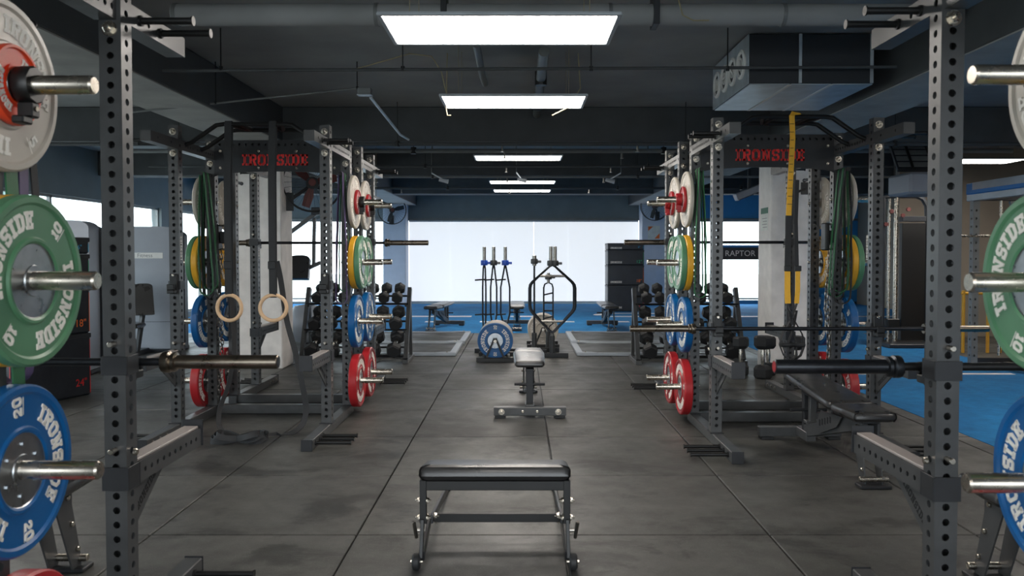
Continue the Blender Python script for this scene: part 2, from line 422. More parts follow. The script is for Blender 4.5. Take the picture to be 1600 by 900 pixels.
struct('ceiling', MB().box(XL - .2, YF - .2, ZC, XR + .2, YB + .2, ZC + .2, 0), 'ceiling', 'dark painted concrete ceiling slab')
for k, (xa, xb) in enumerate(((-3.42, -2.8), (2.95, 3.55))):
    b = struct('ceiling_beam', MB().box(xa, YF, 2.69, xb, YB, ZC, .01), 'beam_paint', ('long concrete beam running along the left row of columns', 'long concrete beam running along the right row of columns')[k])
    s_ = struct('beam_soffit', MB().box(xa + .01, YF, 2.68, xb - .01, YB, 2.69, 0), 'concrete', parent=b)
for k, y in enumerate((9.5, 13.6, 17.7)):
    struct('ceiling_beam', MB().box(XL, y, 2.69, XR, y + .4, ZC, .01), 'beam_paint', ('first cross beam under the ceiling above the back of the racks', 'second cross beam under the ceiling', 'third cross beam under the ceiling nearest the blinds')[k])
for k, (x0, x1, y0, y1, mt, lb) in enumerate((
    (-3.34, -2.81, 9.45, 9.9, 'column_paint', 'white painted square column behind the left middle rack'),
    (2.92, 3.42, 9.3, 9.8, 'column_paint', 'white painted square column behind the right middle rack'),
    (-3.62, -3.02, 21.2, 21.8, 'column_blue', 'pale blue column at the left end of the far blinds'),
    (3.24, 3.86, 21.2, 21.8, 'column_blue', 'pale blue column at the right end of the far blinds'))):
    mb = MB().box(x0, y0, 0, x1, y1, 2.69, .012)
    o = struct('concrete_column', mb, mt, lb)
# far wall: dark band over blinds, low sill; windows either side of the columns
wb = MB()
wb.box(-3.5, YB, 2.30, 3.7, YB + .2, ZC, 0).box(XL, YB, 2.30, -3.5, YB + .2, ZC, 0, m=0).box(3.7, YB, 2.30, XR, YB + .2, ZC, 0, m=1)
wb.box(XL, YB, 0, XR, YB + .2, .06, 0)
wb.box(6.9, YB, 0, XR, YB + .2, 2.3, 0, m=1)
struct('wall_back', wb, ['wall_dark', 'wall_blue'], 'far wall with dark and blue band above the windows')
wl = MB().box(XL - .2, YF, 2.28, XL, YB, ZC, 0).box(XL - .2, YF, 0, XL, YB, .12, 0)
for y in (YF, 4.0, 10.0, 16.0, 21.3): wl.box(XL - .2, y, .12, XL, y + .5, 2.28, 0)
struct('wall_left', wl, 'wall_dark', 'dark left wall with a band above its windows')
struct('wall_right', MB().box(XR, YF, 0, XR + .2, YB, ZC, 0), 'wall_tan', 'tan right wall behind the machines')
struct('wall_front', MB().box(XL, YF - .2, 2.6, XR, YF, ZC, 0).box(XL, YF - .2, 0, XR, YF, .12, 0).box(XL, YF - .2, .12, -3.0, YF, 2.6, 0).box(4.0, YF - .2, .12, XR, YF, 2.6, 0), 'wall_dark', 'glazed front wall behind the viewer')  # unseen wall; its wide unglazed opening is added to let in front fill
struct('trim_1', MB().box(XL, YB - .04, 2.27, XR, YB, 2.33, .004), 'pipe_grey', 'grey head rail above the far windows')
# windows
def window(n, ax, c0, c1, lab):
    fr = MB(); k = max(2, int((c1 - c0) / 1.5)); wdt = (c1 - c0) / k
    root = thing('window_%d' % n, lab, None); del root['label']; root['label'] = lab; root['kind'] = 'structure'
    for i in range(k + 1):
        c = c0 + i * wdt
        mb = MB()
        if ax == 'x': mb.box(XL - .12, c - .025, .12, XL - .06, c + .025, 2.28)
        else: mb.box(c - .025, YB + .06, .06, c + .025, YB + .12, 2.30)
        build('mullion', mb, 'pipe_grey', root)
    for z in (.14, 2.26):
        mb = MB()
        if ax == 'x': mb.box(XL - .12, c0, z - .02, XL - .06, c1, z + .02)
        else: mb.box(c0, YB + .06, z - .02, c1, YB + .12, z + .02)
        build('window_rail', mb, 'pipe_grey', root)
    for i in range(k):
        a = c0 + i * wdt + .03; b = c0 + (i + 1) * wdt - .03
        mb = MB()
        if ax == 'x': mb.box(XL - .093, a, .16, XL - .087, b, 2.24, 0)
        else: mb.box(a, YB + .087, .16, b, YB + .093, 2.24, 0)
        build('pane', mb, 'glass', root)
n = 0
for a, b, lb in ((-2.5, 4.0, 'left wall window beside the viewer'), (4.5, 10.0, 'left wall window behind the grey machines'), (10.5, 16.0, 'left wall window past the left white column'), (16.5, 21.3, 'left wall window nearest the far wall')):
    n += 1; window(n, 'x', a, b, lb)
for a, b, lb in ((-7.1, -3.6, 'far wall window left of the blinds'), (-3.0, 3.2, 'far wall window covered by white blinds'), (3.9, 6.9, 'far wall window right of the blinds')):
    n += 1; window(n, 'y', a, b, lb)
# daylight enters through the left windows (portals only guide sampling of the sky)
for (a, b) in ((-2.5, 4.0), (4.5, 10.0), (10.5, 16.0), (16.5, 21.3)):
    l = bpy.data.lights.new('window_portal', 'AREA'); l.shape = 'RECTANGLE'; l.size = 2.15; l.size_y = b - a; l.cycles.is_portal = True
    o = bpy.data.objects.new('window_portal', l); C.objects.link(o); o.location = (XL - .22, (a + b) / 2, 1.2); o.rotation_euler = (0, R(-90), 0)
l = bpy.data.lights.new('window_portal', 'AREA'); l.shape = 'RECTANGLE'; l.size = 7.0; l.size_y = 2.48; l.cycles.is_portal = True
o = bpy.data.objects.new('window_portal', l); C.objects.link(o); o.location = (.5, YF - .22, 1.36); o.rotation_euler = (R(90), 0, 0)  # guides sky light through the added opening behind the viewer
# outside
struct('ground_outside', MB().box(-60, -40, -.6, 60, 70, -.4, 0), 'ground_out', 'pale ground outside the windows')
def tree(label, x, y, z, r, seed):
    rnd = random.Random(seed); rt = thing('tree', label, 'tree', T(x, y, -.4), 'trees outside the left windows')
    mb = MB(); mb.cyl((0, 0, 0), (0, 0, z), .16, .1, 8); build('trunk', mb, 'machine_dark', rt)
    mb = MB()
    for k in range(16):
        c = Vector((rnd.uniform(-r, r), rnd.uniform(-r, r), z + rnd.uniform(-.6, .8) * r)); q = r * rnd.uniform(.3, .55)
        prof = [(q * math.sin(PI * i / 6) * rnd.uniform(.8, 1.15), -q * math.cos(PI * i / 6)) for i in range(7)]; prof[0] = (0, -q); prof[-1] = (0, q)
        mb.lathe(prof, Matrix.Translation(c) @ RX(rnd.uniform(0, 90)), 8)
    build('crown', mb, 'foliage', rt)
for k, (x, y, z, r) in enumerate(((-17, 12, 1.6, 1.5), (-18, 17.5, 1.4, 1.7), (-16, 22.5, 1.8, 1.6), (-19, 28, 1.8, 2.0))):
    tree(('pale leafy tree outside, nearest tree through the left windows', 'pale leafy tree outside, second through the left windows', 'pale leafy tree outside, third through the left windows', 'pale leafy tree outside, farthest through the left windows')[k], x, y, z, r, k)
# roller blinds in front of the far window
for k, (xa, xb) in enumerate(((-3.0, .38), (.38, 3.22))):
    rt = thing('roller_blind', ('wide white roller blind over the left half of the far window', 'white roller blind over the right half of the far window')[k], 'blind', T((xa + xb) / 2, YB - .06, .08))
    hw = (xb - xa) / 2; nn = 3; 
    for q in range(nn):
        a = -hw + 2 * hw * q / nn; b = -hw + 2 * hw * (q + 1) / nn
        build('fabric_panel', MB().box(a - .006, -.002 - .005 * (q % 2), .0, b + .006, .002 - .005 * (q % 2), 2.16, 0), 'blind', rt)
    build('bottom_bar', MB().box(-hw, -.012, -.03, hw, .012, .0), 'rack_white', rt)
    mb = MB(); mb.cyl((-hw, 0, 2.18), (hw, 0, 2.18), .03, n=12); build('roller_tube', mb, 'rack_white', rt)

# ================================================================== CEILING FITTINGS
def panel_light(label, x, y, z, wx=1.2, wy=.57, tilt=0):
    rt = thing('panel_light', label, 'ceiling light', T(x, y, z) @ RY(tilt), 'suspended panel lights')
    f = MB(); e = .022
    f.box(-wx / 2, -wy / 2, 0, wx / 2, -wy / 2 + e, .014).box(-wx / 2, wy / 2 - e, 0, wx / 2, wy / 2, .014).box(-wx / 2, -wy / 2 + e, 0, -wx / 2 + e, wy / 2 - e, .014).box(wx / 2 - e, -wy / 2 + e, 0, wx / 2, wy / 2 - e, .014)
    f.box(-wx / 2 + .003, -wy / 2 + .003, .014, wx / 2 - .003, wy / 2 - .003, .018, 0)
    build('frame', f, 'rack_white', rt)
    build('diffuser', MB().box(-wx / 2 + e, -wy / 2 + e, .004, wx / 2 - e, wy / 2 - e, .008, 0), 'panel_light', rt)
    for sx in (-1, 1):
        for sy in (-1, 1):
            mb = MB(); mb.cyl((sx * (wx / 2 - .15), sy * (wy / 2 - .1), .018), (sx * (wx / 2 - .15), sy * (wy / 2 - .1), ZC - z - .001), .002, n=5); build('suspension_wire', mb, 'wire', rt)
PL = [(-.10, 4.22, 2.525, 'large suspended panel light nearest the viewer over the aisle'), (-.05, 6.75, 2.63, 'second panel light over the aisle between the middle racks'),
      (-.02, 11.0, 2.67, 'third panel light over the aisle past the first cross beam'), (.05, 14.6, 2.66, 'fourth panel light over the aisle, before the third cross beam'), (.05, 16.8, 2.68, 'fifth panel light, farthest over the aisle'),
      (-.05, -.6, 2.58, 'panel light behind the viewer'),
      (4.75, 2.2, 2.6, 'panel light over the right turf strip level with near rack'), (4.75, 6.2, 2.62, 'panel light over the right turf strip level with middle rack'), (6.4, 11.3, 2.66, 'panel light at the right above the cable tower'), (8.0, 8.0, 2.62, 'panel light by the right wall above the smith machine'),
      (-5.0, 3.0, 2.6, 'panel light at the left over the plyo boxes'), (-5.0, 7.0, 2.6, 'panel light at the left over the grey machines')]
for x, y, z, lb in PL: panel_light(lb, x, y, z)
rt = thing('tube_light', 'slim fluorescent batten light along the left side before the far column', 'ceiling light', T(-2.35, 12.6, 2.22) @ RZ(0))
build('housing', MB().box(-.05, -.9, .02, .05, .9, .07), 'rack_white', rt)
for sx in (-.025, .025):
    mb = MB(); mb.cyl((sx, -.88, .005), (sx, .88, .005), .013, n=10); build('tube', mb, 'tube_light', rt)
for sy in (-.55, .55):
    mb = MB(); mb.cyl((0, sy, .07), (0, sy, ZC - 2.22), .004, n=6); build('hanger_rod', mb, 'wire', rt)

def pipe(name, label, cat, pts, r, mt, hang=(), n=12, hr=.005, ftg=()):
    rt = thing(name, label, cat, T(*pts[0])); o = Vector(pts[0])
    mb = MB(); mb.tube([Vector(p) - o for p in pts], r, n); build('pipe', mb, mt, rt)
    for h in hang:
        h = Vector(h) - o; mb = MB(); mb.cyl(h, (h.x, h.y, ZC - o.z - .002), hr, n=6); mb.cyl(h + Vector((0, 0, -r * 1.3)), h + Vector((0, 0, r * 1.6)), r * 1.25, n=10); build('hanger_rod', mb, 'black', rt)
    for f in ftg:
        f = Vector(f) - o; mb = MB(); mb.cyl(f, f + Vector((0, 0, -.06)), .012, n=8); mb.cyl(f + Vector((0, 0, -.06)), f + Vector((0, 0, -.07)), .022, n=10); build('sprinkler_head', mb, 'chrome_worn', rt)
    return rt
rt = pipe('air_duct', 'thick round air duct running across just under the ceiling', 'duct', [(-2.3, 5.37, 2.95), (2.9, 5.37, 2.95)], .072, 'ceiling', n=20)
for x in (-2.28, -.95, .6, 1.75, 2.75):
    mb = MB(); mb.cyl((x - .012 + 2.3, 0, 0), (x + .012 + 2.3, 0, 0), .077, n=20); build('duct_ring', mb, 'pipe_grey', rt)
for x in (-.5, .9):
    build('duct_strap', MB().box(x + 2.3 - .02, -.08, -.08, x + 2.3 + .02, .08, .149), 'machine_dark', rt)
pipe('sprinkler_pipe', 'thin dark sprinkler pipe crossing the whole ceiling in front', 'pipe', [(-2.75, 6.2, 2.77), (2.9, 6.2, 2.80)], .012, 'beam_paint', [(x, 6.2, 2.785) for x in (-2.3, -.9, .55, 1.6)])
pipe('conduit_pipe', 'short conduit crossing the left long beam', 'pipe', [(-3.55, 7.28, 2.64), (-1.45, 7.28, 2.86)], .009, 'pipe_grey', [(-2.75, 7.28, 2.725), (-1.47, 7.28, 2.86)])
rt = thing('junction_box', 'small grey junction box at the end of the left conduit', 'junction box', T(-1.40, 7.28, 2.80)); build('box', MB().box(-.06, -.04, 0, .06, .04, .06, .005), 'pipe_grey', rt); build('lid', MB().box(-.065, -.045, -.008, .065, .045, 0, .002), 'rack_white', rt)
pipe('conduit_pipe', 'pale slanting conduit running back from the left junction box', 'pipe', [(-1.36, 7.35, 2.79), (-1.36, 9.15, 2.72), (-1.30, 9.4, 2.70)], .014, 'galv')
pipe('drain_pipe', 'grey pipe running back along the ceiling right of centre', 'pipe', [(.20, 6.6, 3.02), (.20, 9.45, 3.0)], .045, 'pipe_grey', [(.2, 7.6, 3.01), (.2, 8.8, 3.0)], 14)
pipe('drain_pipe', 'short grey pipe stub under the ceiling behind the nearest panel', 'pipe', [(-.34, 6.3, 3.0), (-.34, 7.4, 2.99), (-.32, 7.5, 2.94)], .03, 'pipe_grey', (), 12)
for k, (y, z, r) in enumerate(((9.2, 2.62, .022), (10.6, 2.72, .03), (11.9, 2.66, .02), (12.9, 2.6, .02), (15.6, 2.64, .025))):
    pipe('sprinkler_pipe', ('dark pipe under the first cross beam', 'thicker pipe just past the first cross beam', 'pipe crossing behind the third panel light', 'pale pipe crossing in front of the second cross beam', 'pipe crossing near the farthest panel lights')[k], 'pipe', [(-5.5, y, z), (6.5, y, z)], r, ('beam_paint', 'pipe_grey', 'beam_paint', 'pipe_grey', 'beam_paint')[k], [(x, y, z) for x in (-3.9, -1.4, 1.9, 4.3)], 10, ftg=[(x, y, z - r) for x in (-2.3, -.2, 1.35)])
for k, (x, y, dx) in enumerate(((-1.35, 12.3, .35), (1.55, 12.3, -.35), (-.05, 12.2, .15))):
    rt = thing('spotlight', ('small spotlight on a bracket left of the third panel light', 'small spotlight on a bracket right of the third panel light', 'small camera bracket below the third panel light')[k], 'spotlight', T(x, y, 2.5))
    mb = MB(); mb.cyl((0, 0, .1), (0, 0, ZC - 2.502), .006, n=6); build('drop_rod', mb, 'pipe_grey', rt)
    mb = MB(); mb.bar((0, 0, .1), (dx * .5, 0, 0), .02, .02); build('arm', mb, 'galv', rt)
    mb = MB(); mb.cyl((dx * .5 - .06, 0, 0), (dx * .5 + .08, 0, -.03), .025, .035, 10); build('lamp_head', mb, 'rack_white', rt)
for k, pts in enumerate(([(1.0, 5.2, 3.08), (1.05, 5.2, 2.9), (1.12, 5.2, 2.865), (1.22, 5.2, 2.865)], [(.5, 6.9, 3.08), (.52, 6.9, 2.78), (.42, 6.9, 2.62), (.28, 6.9, 2.55)], [(-.62, 6.9, 3.08), (-.63, 6.9, 2.6), (-.62, 6.9, 2.55), (-.59, 6.9, 2.55)], [(-1.4, 6.6, 2.86), (-.9, 6.6, 3.0), (-.72, 6.6, 2.98), (-.64, 6.6, 2.85), (-.6, 6.6, 2.67)])):
    mb = MB(); mb.tube(pts, .005, 6)
    setp(build('loose_wire', mb, 'wire'), ('loose pale wire hanging right of the nearest panel light', 'curved loose wire hanging right of the second panel light', 'short loose wire end left below the second panel light', 'slack wire draped to the second panel light from the left')[k], 'wire')
# galvanised duct box with round vents on its left side
rt = thing('vent_duct', 'galvanised rectangular duct box with four round vents', 'duct', T(1.80, 6.32, 2.70))
DW, DL, DH = .98, 1.16, .385
build('duct_body', MB().box(0, 0, 0, DW, DL, DH, .004), 'machine_dark', rt)
for k in range(3):
    build('bottom_sheet', MB().box(.01 + k * .325, .01, -.008, .325 + k * .325, DL - .01, 0, .002), 'galv', rt)
for x in (.325, .65):
    build('seam_tape', MB().box(x - .014, .01, -.011, x + .014, DL - .01, -.008, 0), 'white', rt)
for x in (.40, DW - .02): build('duct_flange', MB().box(x - .012, -.012, 0, x + .012, 0, DH, .002), 'galv', rt)
build('side_sheet', MB().box(-.006, .005, .0, 0, DL - .005, DH, 0), 'galv', rt)
for k in range(4):
    c = Vector((-.006, .19 + k * .26, .19)); X = Matrix.Translation(c) @ RY(-90)
    mb = MB(); mb.lathe([(.118, 0), (.118, .012), (.098, .020), (.084, .004)], X, 28); v_ = build('vent_ring', mb, 'white', rt)
    mb = MB(); mb.cyl(X @ Vector((0, 0, .001)), X @ Vector((0, 0, .005)), .084, n=28); build('vent_mouth', mb, 'black', v_)
    mb = MB(); mb.box(-.075, -.008, .005, .075, .008, .016, 0, X @ RZ(20 + 35 * k)); mb.lathe([(.052, .005), (.052, .014), (.040, .014), (.040, .005)], X, 18); build('vent_blade', mb, 'white', v_)

# ================================================================== POWER RACKS
UW = .075; RZ_TOP0, RZ_TOP1 = 2.15, 2.225; UH = 2.33; SP = 1.14
PEGZ = (.285, .79, 1.29, 1.80)
def up_mesh(): return cached('upright', lambda: MB().perf(UH - .075, UW, z0=.03).mesh('upright', ['steel']))
def bolt_mesh():
    def f():
        mb = MB(); mb.lathe([(.026, 0), (.026, .004), (.0, .004)], None, 16); mb.lathe([(.019, .004), (.019, .016), (.016, .018), (0, .018)], None, 6); mb.lathe([(.010, .018), (.010, .030), (.008, .032), (0, .032)], None, 10)
        return mb.mesh('bolt', 'chrome')
    return cached('bolt', f)
def plain_bolt():
    def f():
        mb = MB(); mb.lathe([(.012, 0), (.012, .008), (.009, .012), (0, .012)], None, 10); return mb.mesh('bolt_small', 'chrome')
    return cached('boltS', f)
def peg_mesh():                                           # weight storage peg along +X
    def f():
        mb = MB(); X = RY(90); mb.lathe([(.04, 0), (.04, .008), (.026, .010), (.0248, .012), (.0248, .262), (.021, .268), (0, .268)], X, 24); return mb.mesh('storage_peg', 'chrome')
    return cached('peg', f)
def bandpeg_mesh(L=.2):
    def f():
        mb = MB(); X = RY(90); mb.lathe([(.019, 0), (.019, .008), (.0125, .010), (.0125, L - .006), (.017, L - .005), (.017, L), (0, L)], X, 16); return mb.mesh('band_peg', 'black')
    return cached(('bpeg', L), f)
def vtext_mesh():
    def f():
        mb = MB(); letters(mb, 'IRONSIDE', .030, flat_fn(Matrix()), .0008, .12); return mb.mesh('upright_lettering', 'letter_white')
    return cached('vtext', f)

def rack(label, d, xin, yf, fy, us, sign=True, extras=True, jz=1.12, pull=True, zspot=.59, spot=(1, 1), back_z=None, pegs_out=True, sx=0.0, foot=.60):
    """d: direction of the aisle along x; xin: aisle-side face of the inner upright; yf: front upright centre; fy: +1 when the storage side lies further from the viewer"""
    rt = thing('power_rack', label, 'power rack', T(xin - d * (UW / 2 + SP / 2), yf, 0), 'power racks')
    ui = d * SP / 2; uo = -ui                              # local x of inner / outer uprights
    Y = lambda u: fy * u
    for sxn, ux in (('in', ui), ('out', uo)):
        so = d if sxn == 'in' else -d                      # outward direction of this side
        for uu in (0, us):
            ofs = (-sx * d if uu else 0)
            o = obj('upright', up_mesh(), rt, T(ux + ofs, Y(uu), .075))
            for s_, zz in ((-1, 2.12), (1, 2.12), (-1, 2.28), (1, 2.28)):
                obj('bolt', bolt_mesh(), o, T(0, s_ * UW / 2, zz - .075) @ RX(-90 * s_))
            if uu == 0 and sxn == 'out' and fy > 0 or (uu == 0 and sxn == 'out' and not sign):
                obj('upright_lettering', vtext_mesh(), o, T(d * (UW / 2 + .0002), 0.024, 1.33) @ FACE['+x' if d > 0 else '-x'] @ RZ(90) @ T(0, .008, 0), 'white vertical lettering on the upright')
        # base rail with end cap, foot plates
        a, b = Y(-foot), Y(us + .06)
        br = build('base_rail', MB().box(ux - UW / 2, a, .002, ux + UW / 2, b, .075, .004), 'steel', rt)
        build('end_cap', MB().box(ux - UW / 2 - .002, a, .0, ux + UW / 2 + .002, a - fy * .005, .080, .002), 'steel_dark', br)
        for uu in (0, us): build('foot_flange', MB().box(ux - UW / 2 - .012, Y(uu) - .06, .075, ux + UW / 2 + .012, Y(uu) + .06, .081, .001), 'steel_dark', br)
        for q in range(3):
            u = -.29 - q * .11
            obj('band_peg', bandpeg_mesh(.25), br, T(ux + so * UW / 2, Y(u), .04) @ (Matrix() if so > 0 else RZ(180)))
            mb = MB(); X = T(ux - so * UW / 2, Y(u), .04) @ RY(-90 * so); mb.lathe([(.018, 0), (.018, .006), (.011, .008), (.011, .014), (0, .014)], X, 12); build('nut', mb, 'chrome_worn', br)
        # top rails
        mb = MB(); a, b = sorted((Y(-.48), Y(-UW / 2)))
        mb.perf(b - a, UW, UW, X=T(ux, a, (RZ_TOP0 + RZ_TOP1) / 2) @ RX(-90), sides=(0, 0, 1, 1), sp=.22, z0=.0 if fy > 0 else .02, r=.010)
        build('top_rail_stub', mb, 'steel', rt)
        mb = MB(); a, b = sorted((Y(UW / 2), Y(us - UW / 2)))
        mb.perf(b - a, UW, UW, X=T(ux - (sx * d / 2 if sx else 0), a, (RZ_TOP0 + RZ_TOP1) / 2) @ RX(-90), sides=(0, 0, 1, 1), sp=.045, z0=.04, r=.011)
        build('top_rail', mb, 'steel', rt)
        for q in (.10, .26):
            obj('band_peg', bandpeg_mesh(.19), rt, T(ux + so * UW / 2, Y(-q), 2.185) @ (Matrix() if so > 0 else RZ(180)))
        # storage pegs
        for z in PEGZ:
            p = obj('storage_peg', peg_mesh(), rt, T(ux + so * UW / 2 - sx * d, Y(us), z) @ (Matrix() if so > 0 else RZ(180)))
            obj('bolt', plain_bolt(), p, T(-UW, 0, 0) @ RY(-90))
        # band peg pointing to the front from the storage upright
        obj('band_peg', bandpeg_mesh(.2), rt, T(ux - sx * d, Y(us - UW / 2), 2.02) @ RZ(-90 * fy))
        # spotter arm
        i_ = 0 if sxn == 'in' else 1
        if spot[i_]:
            a, b = sorted((Y(-.60), Y(-UW / 2 - .006)))
            mb = MB(); mb.perf(b - a, UW, UW, X=T(ux, a, zspot) @ RX(-90), sides=(0, 0, 1, 1), sp=.05, z0=.03, r=.0095)
            ar = build('spotter_arm', mb, 'steel', rt)
            build('wear_strip', MB().box(ux - .03, a + .01, zspot + UW / 2, ux + .03, b - .01, zspot + UW / 2 + .010, .002), 'strip', ar)
            build('end_stop', MB().box(ux - .045, Y(-.60), zspot - UW / 2, ux + .045, Y(-.605), zspot + UW / 2 + .035, .002), 'steel_dark', ar)
            mb = MB(); c = zspot
            mb.box(ux - UW / 2 - .008, Y(0) - UW / 2 - .007, c - .04, ux + UW / 2 + .008, Y(0) - UW / 2 - .001, c + .04, .001).box(ux - UW / 2 - .008, Y(0) + UW / 2 + .001, c - .04, ux + UW / 2 + .008, Y(0) + UW / 2 + .007, c + .04, .001)
            mb.box(ux - UW / 2 - .008, -UW / 2, c - .04, ux - UW / 2 - .001, UW / 2, c + .04, .001).box(ux + UW / 2 + .001, -UW / 2, c - .04, ux + UW / 2 + .008, UW / 2, c + .04, .001)
            build('clamp_band', mb, 'steel_dark', ar)
            pl = [(Y(-UW / 2 - .006), c - .04), (Y(-.33), c - .04), (Y(-UW / 2 - .006), c - .235)]
            if area2(pl) < 0: pl = pl[::-1]
            mb = MB(); mb.prism(pl, ux - .004, ux + .004, Matrix(((0, 0, 1, 0), (1, 0, 0, 0), (0, 1, 0, 0), (0, 0, 0, 1))))
            g_ = build('gusset', mb, 'steel', ar)
            mb = MB(); ang = math.degrees(math.atan2(.195, .29))
            sgn = 1 if d > 0 else -1
            # cut-out lettering follows the sloping lower edge, read from the aisle
            rot = ang if (fy * sgn < 0) else -ang
            X = T(ux + d * .0042, Y(-.165), c - .105) @ FACE['+x' if d > 0 else '-x'] @ RZ(rot)
            letters(mb, 'IRONSIDE', .030, flat_fn(X @ T(0, -.012, 0)), .0006, .14); build('gusset_lettering', mb, 'hole', g_)
            obj('bolt', plain_bolt(), ar, T(ux + d * (UW / 2 + .008), 0, c + .085) @ RY(90 * d))
            mb = MB(); mb.cyl((ux, Y(0) - .0385, c + .10), (ux, Y(0) - .075, c + .10), .010, n=12, ch=.002); build('lock_pin', mb, 'chrome', ar)
        # J cup on the front of the upright
        jj = jz[i_] if isinstance(jz, tuple) else jz
        if jj:
            j = build('j_cup', MB().box(ux - .03, Y(-UW / 2 - .007), jj - .06, ux + .03, Y(-UW / 2 - .025), jj + .09, .004).box(ux - .028, Y(-UW / 2 - .022), jj - .055, ux + .028, Y(-.115), jj - .027, .004).box(ux - .028, Y(-.100), jj - .027, ux + .028, Y(-.116), jj + .015, .004), 'black', rt)
            c = jj + .005; mb = MB()
            mb.box(ux - UW / 2 - .007, -UW / 2 - .006, c - .032, ux + UW / 2 + .007, -UW / 2 - .001, c + .032, .001).box(ux - UW / 2 - .007, UW / 2 + .001, c - .032, ux + UW / 2 + .007, UW / 2 + .006, c + .032, .001)
            mb.box(ux - UW / 2 - .007, -UW / 2, c - .032, ux - UW / 2 - .001, UW / 2, c + .032, .001).box(ux + UW / 2 + .001, -UW / 2, c - .032, ux + UW / 2 + .007, UW / 2, c + .032, .001)
            build('j_cup_band', mb, 'steel_dark', j)
            mb = MB(); mb.cyl((ux, -.0385, c + .075), (ux, -.07, c + .075), .010, n=12, ch=.002); build('lock_pin', mb, 'chrome', j)
    # cross members
    hx = SP / 2 - UW / 2
    ycr = Y(us)
    mb = MB(); mb.perf(2 * hx, UW, UW, X=T(-hx - (sx * d), ycr, 2.28) @ RY(90), sides=(1, 1, 0, 0), sp=.055, z0=.02, r=.011); build('rear_crossmember', mb, 'steel_dark', rt)
    build('base_crossbar', MB().box(-hx - sx * d, ycr - .0375, .004, hx - sx * d, ycr + .0375, .079, .004), 'steel', rt)
    if sign:
        poly = [(-hx, 2.242), (hx, 2.242), (hx, 2.01)] + [(hx * math.cos(PI * k / 12), 2.01 + .045 * math.sin(PI * k / 12)) for k in range(1, 12)] + [(-hx, 2.01)]
        yy = ycr - fy * UW / 2
        mb = MB(); mb.prism(poly[::-1], 0, .006, T(0, yy, 0) @ RX(90) @ T(0, 0, 0 if fy > 0 else -.006)); sg = build('sign_panel', mb, 'steel_dark', rt)
        mb = MB(); X = T(-.02 * d, yy - fy * .0065, 2.105) @ FACE['-y' if fy > 0 else '+y']
        letters(mb, 'IRONSIDE', .094, flat_fn(X), .0015, .10, True); build('sign_lettering', mb, 'letter_red', sg, label='red stencil lettering')
        for bx in (-.48, -.16, .16, .48):
            for bz in (2.225, 2.085): obj('bolt', plain_bolt(), sg, T(bx, yy - fy * .006, bz) @ RX(90 * fy))
    if pull:
        for u, zz in ((.10, 2.35), (.40, 2.35)):
            pts = [(-hx, Y(u), 2.20), (-hx + .05, Y(u), 2.22), (-hx + .24, Y(u), zz), (-hx + .30, Y(u), zz + .008), (hx - .30, Y(u), zz + .008), (hx - .24, Y(u), zz), (hx - .05, Y(u), 2.22), (hx, Y(u), 2.20)]
            mb = MB(); mb.tube(pts, .017, 10); build('pull_up_bar', mb, 'black', rt)
        for sxx in (-1, 1):
            mb = MB(); mb.tube([(sxx * (hx - .32), Y(.10), 2.358), (sxx * (hx - .40), Y(.40), 2.358)], .015, 8); build('grip_handle', mb, 'black', rt)
            mb = MB(); mb.tube([(sxx * .12, Y(.10), 2.358), (sxx * .12, Y(.40), 2.358)], .015, 8); build('grip_handle', mb, 'black', rt)
    return rt
YM_L, YM_R, YN_L, YN_R = 6.0775, 5.7475, 2.7575, 2.6375
XM_L, XM_R, XN_L, XN_R = -1.43, 1.375, -1.345, 1.36
US, USN, GAP, USB = .72, .66, .49, .60
rack('grey power rack nearest the viewer on the left', 1, XN_L, YN_L, -1, USN, jz=(.974, .974), sx=.03)
rack('grey power rack nearest the viewer on the right', -1, XN_R, YN_R, -1, USN, jz=(.974, .974), sx=.018)
rack('grey power rack in the middle on the left, rings hanging from it', 1, XM_L, YM_L, 1, US, jz=1.12)
rack('grey power rack in the middle on the right, yellow straps hanging from it', -1, XM_R, YM_R, 1, US, jz=.83)
YB_L, YB_R = YM_L + US + GAP + USB, YM_R + US + GAP + USB
rack('grey power rack back to back with the left middle rack', 1, XM_L, YB_L, -1, USB, sign=False, jz=1.47)
rack('grey power rack back to back with the right middle rack', -1, XM_R, YB_R, -1, USB, sign=False, jz=1.47)

